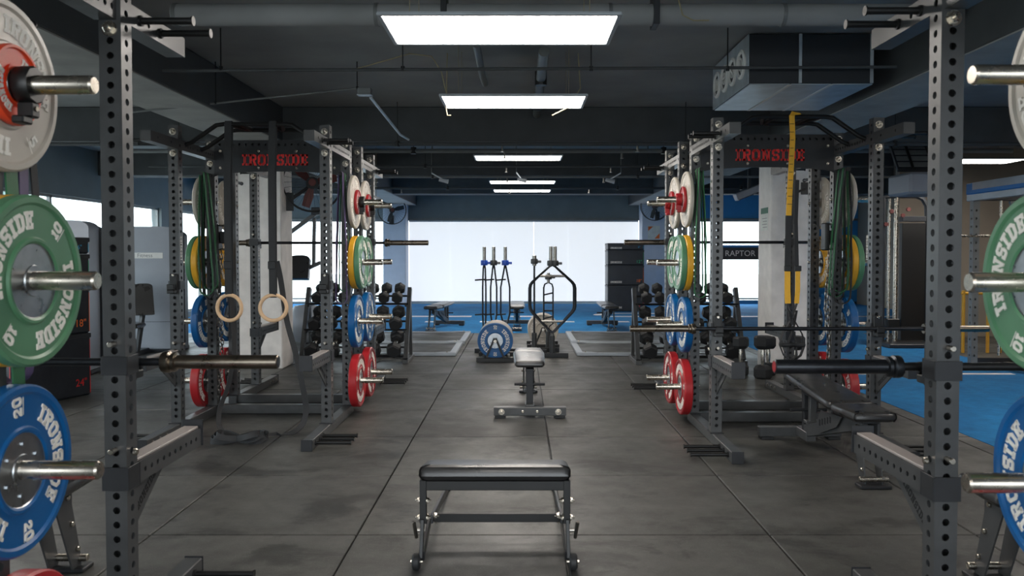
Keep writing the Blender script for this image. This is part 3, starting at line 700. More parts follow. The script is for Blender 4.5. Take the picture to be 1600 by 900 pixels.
# ------------------------------------------------------------------ plates
PT = {'red': .068, 'blue': .056, 'green': .044, 'yellow': .050, 'grey': .032}
NUM = {'red': '25', 'blue': '20', 'green': '10', 'yellow': '15', 'grey': '5'}
def plate_meshes(c, r0=.225, t=None, key=None, hub=.098):
    def f():
        tt = t or PT[c]; h = tt / 2; k = r0 / .225; X = RY(90)
        pr = [(hub, h - .004), (hub + .006, h), (hub + .013, h), (hub + .018 * k, h - .006), (.198 * k, h - .006), (.205 * k, h), (.219 * k, h), (.225 * k, h - .007)]
        prof = pr + [(r, -z) for r, z in pr[::-1]]
        mb = MB(); mb.lathe(prof, X, 56 if k > .8 else 40, closed=True); body = mb.mesh('plate_body', 'p_' + c)
        mb = MB(); hp = [(.0258, h - .012), (.0258, h - .004), (.040, h - .004), (.042, h - .007), (hub - .002, h - .007), (hub, h - .005)]
        mb.lathe(hp + [(r, -z) for r, z in hp[::-1]], X, 40, closed=True)
        if c == 'blue':
            for q in range(6):
                a = q * PI / 3 + .3
                for s_ in (1, -1):
                    mb.lathe([(.008, 0), (.008, .004), (0, .004)], T(s_ * (h - .007), .068 * math.cos(a), .068 * math.sin(a)) @ RY(90 * s_), 8)
        hm = mb.mesh('hub', 'hub' if c != 'grey' else 'p_grey')
        mb = MB()
        for s_ in (1, -1):
            def arc(phi0, rb):
                return lambda x, y, z: (s_ * (h - .006 + z), s_ * (rb + y) * math.sin(phi0 + x / (rb + .02)), (rb + y) * math.cos(phi0 + x / (rb + .02)))
            for q in (0, 1):
                sub = MB()
                letters(sub, 'IRONSIDE', .047 * k, arc(q * PI + PI / 2, .136 * k if k > .8 else .122 * k), .003, .13)
                if k > .8:
                    letters(sub, NUM[c], .034, (lambda g: (lambda x, y, z: g(-(y - .021), x + .024, z)))(arc(q * PI, .146)), .003, .16)
                    sub.add([arc(q * PI, .146)(x, y, .003) for x, y in ((.024, 0), (.027, 0), (.027, .048), (.024, .048))], [(0, 1, 2, 3)])
                mb.add(sub.v, sub.f)
        lm = mb.mesh('plate_lettering', 'letter_white')
        return body, hm, lm
    return cached(('plate', c, key or r0), f)
def plate(c, x, y, z, rot, label, group='bumper plates', small=False, axis=None):
    b, hm, lm = plate_meshes(c) if not small else plate_meshes(c, .105, .024, 'small', .042)
    X = (T(x, y, z) @ RX(rot)) if axis is None else axis
    o = obj('bumper_plate' if not small else 'change_plate', b, None, X); setp(o, label, 'weight plate', group)
    obj('hub', hm, o); obj('lettering', lm, o)['kind'] = 'stuff'
    return o
def collar(x, y, z, d, mt, label, rot=0):
    rt = thing('barbell_collar', label, 'collar', T(x, y, z) @ RX(rot), 'clamp collars')
    mb = MB(); mb.lathe([(.0256, -.022), (.046, -.022), (.050, -.015), (.050, .015), (.046, .022), (.0256, .022)], RY(90), 10, closed=True); build('ring', mb, mt, rt)
    build('jaw', MB().box(-.02, -.018, -.085, .02, .018, -.045, .004), mt, rt)
    build('lever', MB().box(-.016, -.05, -.105, .016, -.005, -.085, .004), mt, rt)
    mb = MB(); mb.cyl((-.024, 0, -.062), (.024, 0, -.062), .007, n=8); build('lever_pin', mb, 'chrome', rt)
def stack(d, xface, y, z, cols, rots, where, zname, gap=.0125):
    """plates slid onto a storage peg pointing along d from the upright face xface, first against the upright"""
    x = xface + d * gap; res = []
    for k, (c, r_) in enumerate(zip(cols, rots)):
        small = c.endswith('*'); cc = c.strip('*'); t = PT[cc] if not small else .024
        x += d * t / 2
        extra = '' if len(cols) == 1 else (', innermost' if k == 0 else ', outermost')
        if small: plate(cc, x, y, z, r_, 'small red plate on the %s peg of %s' % (zname, where), 'change plates', True)
        else: plate(cc, x, y, z, r_, '%s plate on the %s peg of %s%s' % ('pale grey' if cc == 'grey' else cc, zname, where, extra))
        x += d * (t / 2 + .0008)
    return x
M['p_red_small'] = M['p_orange']
ZN = ('lowest', 'second lowest', 'third', 'top')
# near racks, aisle side
for d, xin, ys, sx, wh in ((1, XN_L, YN_L - USN, .03, 'the near left rack'), (-1, XN_R, YN_R - USN, .018, 'the near right rack')):
    xf = xin - d * sx
    stack(d, xf, ys, PEGZ[0], ['red'], [20], wh, ZN[0]); stack(d, xf, ys, PEGZ[1], ['blue'], [8 if d > 0 else -6], wh, ZN[1])
    stack(d, xf, ys, PEGZ[2], ['yellow', 'green'], [60, -36 if d > 0 else 20], wh, ZN[2])
    x = stack(d, xf, ys, PEGZ[3], ['grey', 'orange*'], [40 if d > 0 else 120, 20], wh, ZN[3])
    collar(x + d * .024, ys, PEGZ[3], d, 'black', 'black clamp collar holding the plates on the top peg of ' + wh)
# middle racks and the racks behind them, both sides
for d, xin, y1, y2, wh, wb_ in ((1, XM_L, YM_L + US, YB_L - USB, 'the left middle rack', 'the rear left rack'), (-1, XM_R, YM_R + US, YB_R - USB, 'the right middle rack', 'the rear right rack')):
    for ys, w2, front in ((y1, wh, 1), (y2, wb_, 0)):
        a = w2 + ', aisle side'; b = w2 + ', outer side'
        stack(d, xin, ys, PEGZ[0], ['red'], [30 + 50 * front], a, ZN[0]); stack(d, xin, ys, PEGZ[1], ['blue'], [70 * front], a, ZN[1])
        stack(d, xin, ys, PEGZ[2], ['yellow', 'green'] if front else ['green'], [10, 40] if front else [80], a, ZN[2])
        x = stack(d, xin, ys, PEGZ[3], ['grey', 'red*'], [15 + 30 * front, 0], a, ZN[3])
        collar(x + d * .024, ys, PEGZ[3], d, 'black' if d > 0 else 'p_red', ('black' if d > 0 else 'red') + ' collar on the top peg of ' + a)
        xo = xin - d * (UW + SP)
        stack(-d, xo, ys, PEGZ[0], ['red'], [12], b, ZN[0]); stack(-d, xo, ys, PEGZ[1], ['blue'], [50], b, ZN[1])
        stack(-d, xo, ys, PEGZ[2], ['yellow', 'green'], [35, 10], b, ZN[2]); stack(-d, xo, ys, PEGZ[3], ['grey'], [25], b, ZN[3])

# ------------------------------------------------------------------ barbells
def barbell(label, xc, y, z, L, sl, mt_s, mt_b, r=.025, endm='chrome_worn'):
    rt = thing('barbell', label, 'barbell', T(xc, y, z), 'barbells')
    mb = MB(); mb.cyl((-L / 2 + sl, 0, 0), (L / 2 - sl, 0, 0), .0142, n=14); build('shaft', mb, mt_b, rt)
    for s_ in (-1, 1):
        mb = MB(); mb.lathe([(.0148, -.012), (r + .012, -.012), (r + .014, -.004), (r + .014, .012), (r + .006, .018), (r + .010, .024), (r + .010, .034), (r, .038)], T(s_ * (L / 2 - sl), 0, 0) @ RY(90 * s_), 24); build('sleeve_collar', mb, mt_s, rt)
        mb = MB(); mb.lathe([(r, .0), (r, sl - .003), (r - .003, sl), (r - .006, sl), (r - .008, sl - .002), (0, sl - .002)], T(s_ * (L / 2 - sl), 0, 0) @ RY(90 * s_), 24); sv = build('sleeve', mb, mt_s, rt)
        mb = MB(); mb.lathe([(r - .006, sl - .001), (r - .007, sl + .001), (0, sl + .001)], T(s_ * (L / 2 - sl), 0, 0) @ RY(90 * s_), 20); build('end_badge', mb, endm, sv)
barbell('dark barbell racked in the near left rack', -.864 - 1.1, YN_L + .0975, .974, 2.2, .40, 'sleeve_dark', 'shaft_dark', endm='machine_dark')
barbell('black barbell with red end badge racked in the near right rack', .873 + 1.1, YN_R + .0975, .974, 2.2, .42, 'shaft_dark', 'black', endm='p_red')
barbell('long barbell racked low on the right middle rack', 2.05, YM_R - .097, .832, 2.54, .45, 'sleeve_dark', 'shaft_dark', r=.023)
barbell('barbell racked high on the rack behind the left middle one', -.91 - 1.1, YB_L + .097, 1.472, 2.2, .42, 'sleeve_dark', 'shaft_dark')
barbell('barbell racked high on the rack behind the right middle one', 1.0 + 1.1, YB_R + .097, 1.472, 2.2, .42, 'sleeve_dark', 'shaft_dark')

# ------------------------------------------------------------------ bands, straps, rings, chains
def loop_pts(x, y, zt, zb, hw, seed, lean=0):
    rnd = random.Random(seed); p = []
    for k in range(9): a = PI - PI * k / 8; p.append((x + .016 * math.cos(a), y, zt + .016 * math.sin(a)))
    n_ = 7
    for k in range(1, n_): t = k / n_; p.append((x + .016 + (hw - .016) * math.sin(t * PI / 2) + rnd.uniform(-.004, .004) + lean * t, y, zt + (zb + hw - zt) * t))
    for k in range(9): a = -PI * k / 8; p.append((x + lean + hw * math.cos(a), y, zb + hw + hw * math.sin(a)))
    for k in range(1, n_): t = 1 - k / n_; p.append((x - .016 - (hw - .016) * math.sin(t * PI / 2) + rnd.uniform(-.004, .004) + lean * t, y, zt + (zb + hw - zt) * t))
    return p
BN = {'band_green': 'green', 'strap': 'black', 'band_purple': 'purple'}
def bands(x, y0, dy, specs, where, lean=0):
    for k, (mt_, zb, hw, wd) in enumerate(specs):
        mb = MB(); mb.ribbon(loop_pts(x, y0 + dy * k, 2.02, zb, hw, k * 3 + int(x * 10), lean), (0, 1, 0), wd, .0045, True)
        setp(build('resistance_band', mb, mt_), '%s %s band loop on the %s' % (('front', 'second', 'third', 'rear')[k], BN[mt_], where), 'resistance band', 'looped resistance bands')
B4 = [('band_green', 1.02, .055, .03), ('strap', 1.00, .045, .026), ('band_green', 1.06, .06, .034), ('strap', .97, .065, .03)]
bands(XM_L - UW - SP + .0375, YM_L + US - .215, .043, B4, 'outer storage post of the left middle rack', .03)
bands(XM_R + UW + SP - .0375, YM_R + US - .215, .043, B4[::-1], 'outer storage post of the right middle rack', -.03)
bands(XM_L - .0375, YM_L + US - .215, .05, [('band_purple', .95, .045, .04), ('strap', .99, .05, .03), ('band_green', 1.05, .04, .03)], 'aisle side storage post of the left middle rack')
bands(XM_R + .0375, YM_R + US - .215, .05, [('band_green', 1.02, .045, .034), ('strap', .99, .05, .03), ('band_green', 1.05, .04, .03)], 'aisle side storage post of the right middle rack')
bands(XN_L - .0375 - .03, YN_L - USN + .07, .055, [('band_green', .95, .05, .05), ('band_purple', 1.0, .045, .04), ('strap', 1.05, .045, .03)], 'storage post of the near left rack')

def torus_mesh(R_, r, n=40, k=12):
    mb = MB(); mb.tube([(R_ * math.cos(2 * PI * i / n), 0, R_ * math.sin(2 * PI * i / n)) for i in range(n)], r, k, True); return mb
yr = YM_L + .10
for k, (xr, lb) in enumerate(((-2.245, 'wooden gymnastic ring on a black strap, left of the pair'), (-1.905, 'wooden gymnastic ring on a black strap, right of the pair'))):
    rt = thing('gymnastic_ring', lb, 'gymnastic ring', T(xr, yr, .945), 'gymnastic rings')
    build('ring', torus_mesh(.099, .0145), 'wood', rt, RZ(14 if k else -8))
    mb = MB(); q = .002 * k
    mb.ribbon([(.01, -.022, 1.40), (.0, -.022, 1.0), (.0, -.02, .3), (.0, -.017, .12), (.0, 0, .079), (.0, .017, .12), (.0, .02, .3), (.0, .022, 1.0), (.01, .022, 1.40), (.01, .012, 1.434), (.01, 0, 1.437), (.01, -.012, 1.434)], (1, 0, 0), .052, .003, True)
    st = build('strap', mb, 'strap', rt)
    build('buckle', MB().box(-.03, -.034, .30, .03, -.023, .36, .003), 'black', st)
    # loose tail of the strap down to the floor
    if k == 0:
        p = [(-.0, .03, .36), (-.0, .036, .2), (.01, .045, -.1), (.015, .05, -.35), (-.02, .02, -.6), (-.07, -.03, -.78), (-.05, -.10, -.89), (.04, -.2, -.938), (.18, -.24, -.9375), (.28, -.22, -.925)]
    else:
        p = [(.02, .03, .36), (.05, .036, .2), (.09, .045, -.1), (.16, .03, -.35), (.22, .0, -.6), (.26, -.05, -.78), (.24, -.10, -.89), (.17, -.18, -.938), (.02, -.22, -.9375), (-.08, -.2, -.925)]
    mb = MB(); mb.ribbon(smooth_pts(p), (1, .25, 0) if k else (.5, .9, 0), .042, .003); build('strap_tail', mb, 'strap', rt)
mb = MB()
for q in range(3):
    pts = []
    for k in range(40):
        a = k / 39 * 2 * PI * 1.0; w_ = .19 - .02 * q
        pts.append((w_ * math.cos(a) * (1 + .1 * math.sin(3 * a + q)), -.03 * q + .055 * math.sin(2 * a), .026 + .022 * math.sin(2 * a + q) + .013 * q))
    mb.ribbon(pts, (0, .35, 1), .040, .003)
setp(build('strap_coil', mb, 'strap', None, T(-2.02, YM_L - .34, .012)), 'loose coil of black strap lying on the floor below the rings', 'strap')

def chain(label, x, y, z0, z1, n):
    mb = MB(); step = (z0 - z1) / n
    link = [(.011 * math.cos(a), 0, .017 * math.sin(a) + (.010 if math.sin(a) > 0 else -.010)) for a in [2 * PI * i / 10 for i in range(10)]]
    for k in range(n):
        X = T(x + .012 * math.sin(k * .35), y, z0 - k * step) @ RZ(90 * (k % 2) + 20)
        mb.tube([X @ Vector(p) for p in link], .0042, 5, True)
    o = build('chain', mb, 'chrome_worn'); setp(o, label, 'chain', 'hanging steel chains')
for k in range(2):
    chain('steel chain hanging by the outer rear post of the left middle rack, %s strand' % ('front', 'rear')[k], XM_L - SP + .012 + .004 * k, YM_L + US - .015 + .04 * k, 1.50, .10 + .02 * k, 34)
    chain('steel chain hanging by the outer rear post of the right middle rack, %s strand' % ('front', 'rear')[k], XM_R + SP - .012 - .004 * k, YM_R + US - .015 + .04 * k, 1.50, .20 + .05 * k, 32)
for nm, x, y, d in (('left', XM_L - UW - SP + .0375, YM_L + US, 1), ('right', XM_R + UW + SP - .0375, YM_R + US, -1)):
    rt = thing('pulley_trolley', 'black pulley trolley clamped on the outer storage post of the %s middle rack' % nm, 'pulley', T(x + d * .075, y - .02, 1.50))
    build('bracket', MB().box(-.035, -.05, -.11, -.0, .05, .11, .008).box(0, -.02, -.05, .05, .02, .05, .006), 'black', rt)
    mb = MB(); mb.cyl((.05, -.016, 0), (.05, .016, 0), .05, n=20, ch=.004); build('wheel', mb, 'machine_dark', rt)
    for q in (-1, 1):
        mb = MB(); mb.cyl((.06, 0, q * .1), (.10, 0, q * .1), .016, n=12, ch=.003); mb.cyl((-.0, 0, q * .1), (.06, 0, q * .1), .008, n=8); build('knob', mb, 'chrome', rt)
# suspension trainer in the right middle rack
xs = 1.99; ys = YM_R + .10
rt = thing('suspension_trainer', 'yellow and black suspension straps hanging from the right middle rack', 'suspension trainer', T(xs, ys, 0))
mb = MB(); mb.ribbon([(.05, .0, 2.382), (-.0, -.0, 2.384), (-.018, -.022, 2.36), (-.012, -.024, 2.2), (-.02, -.024, 2.0), (-.03, -.024, 1.8), (-.035, -.024, 1.64)], (1, .1, 0), .040, .004); yt = build('yellow_webbing', mb, 'yellow_strap', rt)
for k in range(11): build('black_marking', MB().box(-.034 - .0012 * k, -.0275, 2.30 - k * .058, -.002 - .0012 * k, -.0265, 2.304 - k * .058, 0), 'black', yt)
mb = MB(); mb.ribbon([(-.035, -.024, 1.64), (-.038, -.024, 1.4), (-.04, -.024, 1.25)], (1, 0, 0), .044, .006); mb.ribbon([(.03, -.01, 1.9), (.02, -.016, 1.6), (.03, -.02, 1.25)], (1, .2, 0), .03, .004); build('black_webbing', mb, 'strap', rt)
for q, (x0, x1) in enumerate(((-.04, -.035), (.035, .028))):
    mb = MB(); mb.ribbon([(x0, -.024, 1.25), (x0 + .0, -.026, 1.1), (x1, -.026, 1.0)], (1, 0, 0), .042 if q == 0 else .034, .004); build('yellow_strap_end', mb, 'yellow_strap', rt)
    build('buckle', MB().box(x0 - .024, -.034, 1.235, x0 + .024, -.018, 1.275, .003), 'black', rt)
    s_ = -1 if q == 0 else 1
    mb = MB(); mb.ribbon([(x1, -.026, 1.0), (x1 - s_ * .03, -.03, .9), (x1 + s_ * .04, -.03, .78), (x1 + s_ * .06, -.03, .70), (x1 + s_ * .03, -.03, .62), (x1 - s_ * .02, -.03, .585), (x1 - s_ * .06, -.035, .62), (x1 - s_ * .06, -.04, .72), (x1 - s_ * .02, -.035, .84), (x1 - s_ * .0, -.03, .95)], (0, 1, .2), .034, .004); h_ = build('foot_cradle', mb, 'strap', rt)
    mb = MB(); mb.cyl((x1 - .055, -.05, .70), (x1 + .055, -.05, .70), .016, n=12, ch=.003); build('handle', mb, 'rubber', rt)

# ================================================================== BENCHES
def pad_mesh(w0, w1, L, h, key, mt):
    def f():
        mb = MB(); n_ = 6; e = .018
        pl = lambda k: [(-w0 / 2 + k, 0 + k), (w0 / 2 - k, 0 + k), (w0 / 2 - k * .9, L * .12), (w1 / 2 - k, L - k), (-w1 / 2 + k, L - k), (-w0 / 2 + k * .9, L * .12)]
        rings = [(e * .8, 0), (0, e), (0, h - e), (e * .35, h - e * .3), (e, h), (e + .03, h + .003)]
        def rounded(p, r=.03):
            out = []
            for i in range(len(p)):
                a = Vector(p[i - 1]); b = Vector(p[i]); c = Vector(p[(i + 1) % len(p)])
                u = (a - b).normalized(); v = (c - b).normalized()
                for t in (0, .35, .65, 1): q = b + u * r * (1 - t) ** 2 + v * r * t ** 2; out.append((q.x, q.y))
            return out
        v = []; f_ = []; m = 0
        for k, z in rings:
            rr = rounded(pl(k)); m = len(rr); v += [(x, y, z) for x, y in rr]
        for i in range(len(rings) - 1):
            for j in range(m): l = (j + 1) % m; f_.append((i * m + j, i * m + l, (i + 1) * m + l, (i + 1) * m + j))
        f_.append(tuple(range(m))[::-1]); f_.append(tuple((len(rings) - 1) * m + j for j in range(m)))
        mb.add(v, f_); return mb.mesh('pad', mt)
    return cached(('pad', key, mt), f)
def bench(label, x, y, rot, mt='leather', tilt=1.5):
    rt = thing('weight_bench', label, 'bench', T(x, y, 0) @ RZ(rot), 'adjustable benches')
    obj('seat_pad', pad_mesh(.25, .29, .32, .055, 'seat', mt), rt, T(0, -.68, .385))
    bp = obj('back_pad', pad_mesh(.29, .25, .88, .055, 'back', mt), rt, T(0, -.345, .388) @ RX(tilt))
    build('pad_bracket', MB().box(-.05, -.62, .365, .05, -.30, .385).box(-.035, -.28, .362, .035, .45, .388), 'steel_dark', rt)
    mb = MB(); mb.bar((0, -.50, .345), (0, .40, .10), .06, .085); build('spine', mb, 'steel', rt)
    for s_ in (-1, 1):
        mb = MB(); pl = [(-.46, .37), (-.60, .37), (-.60, .30), (-.665, .05), (-.665, .02), (-.60, .02), (-.50, .27)]
        mb.prism(pl[::-1], s_ * .05 - .004, s_ * .05 + .004, Matrix(((0, 0, 1, 0), (1, 0, 0, 0), (0, 1, 0, 0), (0, 0, 0, 1))))
        lg = build('front_leg', mb, 'steel', rt)
        for q in ((-.56, .34), (-.59, .22), (-.63, .10)): obj('bolt', plain_bolt(), lg, T(s_ * .054, q[0], q[1]) @ RY(90 * s_))
        mb = MB(); pl = [(-.30, .34), (.05, .315), (.15, .18), (.05, .16), (-.22, .26)]
        mb.prism(pl[::-1], s_ * .043 - .003, s_ * .043 + .003, Matrix(((0, 0, 1, 0), (1, 0, 0, 0), (0, 1, 0, 0), (0, 0, 0, 1))))
        ld = build('ladder_plate', mb, 'steel', rt)
        for q in range(5):
            c = Vector((s_ * .0465, -.12 + q * .045, .285 - q * .014)); build('ladder_slot', MB().box(-.0006, -.011, -.02, .0006, .011, .022, 0, Matrix.Translation(c)), 'hole', ld)
    build('front_foot', MB().box(-.09, -.70, .001, .09, -.61, .02, .004), 'steel_dark', rt)
    mb = MB(); mb.cyl((-.085, -.66, .05), (.085, -.66, .05), .016, n=14, ch=.002); build('roller', mb, 'chrome', rt)
    build('support_post', MB().box(-.022, .30, .12, .022, .345, .388).box(-.05, .29, .17, .05, .36, .19), 'steel', rt)
    build('rear_beam', MB().box(-.035, .34, .035, .035, .55, .10), 'steel', rt)
    ft = build('rear_foot', MB().box(-.30, .545, .022, .30, .615, .092, .004), 'steel', rt)
    for s_ in (-1, 1):
        build('rubber_foot', MB().box(s_ * .2, .54, .0, s_ * .29, .62, .022, .003), 'rubber', ft)
        obj('bolt', plain_bolt(), ft, T(s_ * .06, .615, .057) @ RX(-90)); obj('bolt', bolt_mesh(), ft, T(s_ * .235, .615, .055) @ RX(-90))
    mb = MB(); mb.cyl((-.13, .40, .25), (.13, .40, .25), .012, n=10); mb.bar((0, .42, .09), (0, .43, .375), .058, .05); build('rear_post', mb, 'steel_dark', rt)
    return rt
bench('adjustable bench with glossy pale pad standing in the middle of the aisle', .085, 7.20, 180)
bench('black adjustable bench standing inside the right middle rack', 2.06, 5.28, 0, tilt=3.5)
bench('adjustable bench inside the near left rack behind the blue plate', -1.95, 2.76, 180)
bench('adjustable bench inside the near right rack behind its upright', 1.97, 2.67, 180)
bench('leftmost of three pale benches on the far turf', -1.45, 14.7, -10)
bench('middle one of three pale benches on the far turf', -.05, 14.8, 0)
bench('rightmost of three pale benches on the far turf', 1.60, 14.7, 2)
# hip thrust bench in the foreground
rt = thing('hip_thrust_bench', 'low black hip thrust bench with wide pad in the foreground', 'bench', T(-.107, 3.46, 0))
obj('pad', cached('hippad', lambda: pad_mesh(.655, .655, .30, .062, 'hip', 'leather')), rt, T(0, -.045, .385) @ RX(-9))
build('pad_frame', MB().box(-.30, -.02, .335, .30, .02, .378, .003), 'black', rt)
for s_ in (-1, 1):
    lg = build('leg', MB().bar((s_ * .312, -.012, .38), (s_ * .312, -.012, .19), .030, .022).bar((s_ * .314, -.018, .21), (s_ * .318, -.045, .05), .016, .03), 'black', rt)
    for zz in (.29, .215):
        obj('bolt', bolt_mesh(), lg, T(s_ * .327, -.012, zz) @ RY(90 * s_) @ Matrix.Scale(.6, 4)); obj('bolt', bolt_mesh(), lg, T(s_ * .297, -.012, zz) @ RY(-90 * s_) @ Matrix.Scale(.6, 4))
    rl = build('base_rail', MB().bar((s_ * .312, -.04, .055), (s_ * .312, .25, .13), .014, .045).bar((s_ * .302, .22, .13), (s_ * .302, 1.12, .03), .014, .04), 'steel_dark', rt)
    for q in ((.27, .13), (.30, .10)):
        obj('bolt', bolt_mesh(), rl, T(s_ * .293, q[0], q[1]) @ RY(-90 * s_) @ Matrix.Scale(.7, 4)); obj('bolt', bolt_mesh(), rl, T(s_ * .321, q[0] - .02, q[1]) @ RY(90 * s_) @ Matrix.Scale(.7, 4))
    build('rear_foot', MB().box(s_ * .29, 1.09, 0, s_ * .325, 1.14, .03, .004), 'rubber', rt)
    mb = MB(); mb.cyl((s_ * .318, .10, .12), (s_ * .352, .10, .12), .008, n=10); mb.cyl((s_ * .356, .10, .085), (s_ * .366, .08, .165), .0085, n=10, ch=.002); build('band_hook', mb, 'chrome_worn', rt)
    mb = MB(); mb.lathe([(.012, -.017), (.028, -.017), (.036, -.010), (.036, .010), (.028, .017), (.012, .017)], T(s_ * .338, -.05, .036) @ RY(90), 20); wh_ = build('wheel', mb, 'rubber', rt)
    mb = MB(); mb.cyl((s_ * .31, -.05, .036), (s_ * .364, -.05, .036), .007, n=8, ch=.001); build('axle', mb, 'chrome', wh_)
build('crossbar', MB().box(-.295, .265, .10, .295, .285, .14, .002), 'black', rt)

# ================================================================== DUMBBELLS AND THEIR RACKS
def hexhead(r=.068, L=.10):
    def f():
        mb = MB(); mb.lathe([(0, 0), (r * .62, 0), (r * .8, .008), (r, .028), (r, L - .014), (r * .84, L), (0, L)], RZ(30), 6); return mb.mesh('head', 'rubber', False)
    return cached(('hex', r, L), f)
def hexhandle():
    def f():
        mb = MB(); mb.lathe([(.013, -.065), (.016, -.03), (.0175, 0), (.016, .03), (.013, .065)], None, 12); return mb.mesh('handle', 'chrome')
    return cached('hexh', f)
def dumbbell(label, X, k=1.0):
    rt = thing('hex_dumbbell', label, 'dumbbell', X @ Matrix.Scale(k, 4), 'hex dumbbells')
    obj('head', hexhead(), rt, T(0, 0, .06)); obj('head', hexhead(), rt, T(0, 0, -.06) @ RX(180)); obj('handle', hexhandle(), rt)
    return rt
ORD = ('first', 'second', 'third', 'fourth', 'fifth', 'sixth', 'seventh', 'eighth', 'ninth', 'tenth', 'eleventh', 'twelfth', 'thirteenth')
def db_rack(side, x0, x1, y, d):
    rt = thing('dumbbell_rack', '%s three-tier dumbbell rack standing behind the racks' % side, 'dumbbell rack', T((x0 + x1) / 2, y, 0), 'dumbbell racks')
    hw = (x1 - x0) / 2
    tiers = ((.17, .0), (.49, .13), (.81, .25))
    for s_ in (-1, 1):
        mb = MB(); mb.bar((s_ * hw, .02, .05), (s_ * hw, .42, .92), .05, .075); mb.bar((s_ * hw, .50, .05), (s_ * hw, .40, .80), .04, .05); p = build('side_post', mb, 'steel', rt)
        build('base_foot', MB().box(s_ * hw - .035, -.05, 0, s_ * hw + .035, .58, .05, .003), 'steel', p)
    build('floor_bar', MB().box(-hw, .50, .01, hw, .55, .05), 'black', rt)
    for ti, (z, yo) in enumerate(tiers):
        for q in (0, 1):
            mb = MB(); mb.bar((-hw, yo + .03 + q * .2, z - .085 + q * .09), (hw, yo + .03 + q * .2, z - .085 + q * .09), .05, .012, up=(0, .4, 1)); tr_ = build('tier_rail', mb, 'black', rt)
        for s_ in (-1, 1): build('tier_bracket', MB().box(s_ * (hw - .03) - .012, yo - .01, z - .12, s_ * (hw - .03) + .012, yo + .26, z - .09, .002), 'black', rt)
        n_ = (5, 6, 7)[ti]; tn = ('bottom', 'middle', 'top')[ti]; kk = (1.42, 1.28, 1.1)[ti]
        for k in range(n_):
            xx = (x0 + x1) / 2 + (-hw + .14 + k * (2 * hw - .28) / (n_ - 1))
            dumbbell('black hex dumbbell, %s from left, %s tier of the %s dumbbell rack' % (ORD[k], tn, side), T(xx, y + yo + .125, z + .028 + .062 * (kk - .75)) @ RX(-66) @ RZ(random.uniform(-8, 8)), kk)
db_rack('left', -2.72, -1.42, 9.92, 1)
db_rack('right', 1.46, 2.76, 9.82, -1)
for k, (px, yy, hz) in enumerate(((2.66, 8.72, 1.08), (2.98, 8.62, 1.10), (2.48, 8.95, 1.0), (2.80, 8.98, 1.0))):
    dumbbell('large black hex dumbbell standing on end by the right white column, %s' % ('front left', 'front right', 'rear left', 'rear right')[k], T(px, yy, .16 * hz * 1.35) @ RZ(15 * k), hz * 1.35)

# ================================================================== LIFTING PLATFORMS
def platform(label, x0, x1, y0, y1, open_side):
    rt = thing('lifting_platform', label, 'platform', T((x0 + x1) / 2, (y0 + y1) / 2, 0), 'lifting platforms')
    hx = (x1 - x0) / 2; hy = (y1 - y0) / 2; e = .09
    for s_ in (-1, 1):
        build('frame_bar', MB().box(-hx, s_ * hy, 0.002, hx, s_ * (hy - .06), .045, .006), 'rack_white', rt)
        build('frame_side', MB().box(s_ * hx, -hy + .06, 0.002, s_ * (hx - e), hy - .06, .045, .006), 'rack_white', rt)
        for q in (-1, 1):
            pl = [(0, 0), (q * .28, 0), (q * .20, s_ * -.06), (0, s_ * -.10)]
            if area2(pl) < 0: pl = pl[::-1]
            mb = MB(); mb.prism(pl, .045, .05, T(-q * (hx - .01), s_ * (hy - .01), 0)); g_ = build('corner_plate', mb, 'rack_white', rt)
            obj('bolt', plain_bolt(), g_, T(-q * (hx - .12), s_ * (hy - .03), .05))
    n_ = 2
    for k in range(n_):
        a = -hx + e + (2 * hx - 2 * e) * k / n_; b = -hx + e + (2 * hx - 2 * e) * (k + 1) / n_
        build('rubber_mat', MB().box(a + .002, -hy + .062, .002, b - .002, hy - .062, .03, .004), 'floor_rubber', rt)
platform('steel framed lifting platform at the front left behind the dumbbells', -2.98, -.85, 10.62, 11.95, 1)
platform('steel framed lifting platform at the back left by the turf', -2.98, -.83, 12.05, 13.6, 1)
platform('steel framed lifting platform at the front right behind the dumbbells', .76, 2.9, 10.62, 11.95, 1)
platform('steel framed lifting platform at the back right by the turf', .78, 2.9, 12.05, 13.6, 1)

# ================================================================== PLATE DOLLIES AND BAR HOLDERS
AX = lambda x, y, z, r: T(x, y, z) @ RZ(-90) @ RX(r)       # plate axis turned to face the viewer
def dolly(label, x, y, cols, nm):
    L = sum(PT[c] + .006 for c in cols)
    rt = thing('plate_dolly', label, 'plate dolly', T(x, y, 0), 'plate dollies')
    for q in (0, 1):
        yy = -.055 if q == 0 else L + .045
        sd = build('tray_end', MB().box(-.235, yy - .02, .0, .235, yy + .02, .055, .004), 'black', rt)
        for s_ in (-1, 1):
            mb = MB(); mb.bar((s_ * .11, yy, .055), (s_ * .008, yy, .30), .024, .012, up=(0, 1, 0)); build('yoke_arm', mb, 'black', sd)
    mb = MB(); mb.cyl((0, -.07, .262), (0, L + .055, .262), .022, n=16, ch=.002); build('axle', mb, 'chrome', rt)
    for s_ in (-1, 1): build('tray_rail', MB().box(s_ * .16 - .02, -.035, .012, s_ * .16 + .02, L + .025, .035, .002), 'black', rt)
    yy = 0
    for k, c in enumerate(cols):
        t = PT[c]; plate(c, 0, 0, 0, 0, '%s plate, %s from the front on the %s dolly' % ('pale grey' if c == 'grey' else c, ORD[k], nm), 'plates on dollies', axis=AX(x, y + yy + t / 2, .262, (0 if k == 0 else 35 * k) + 2)); yy += t + .006
dolly('black plate dolly with a blue plate in front', -.31, 10.10, ['blue'] + ['grey'] * 12, 'front')
dolly('black plate dolly loaded with grey plates before the turf', .34, 11.6, ['grey'] * 9, 'rear')
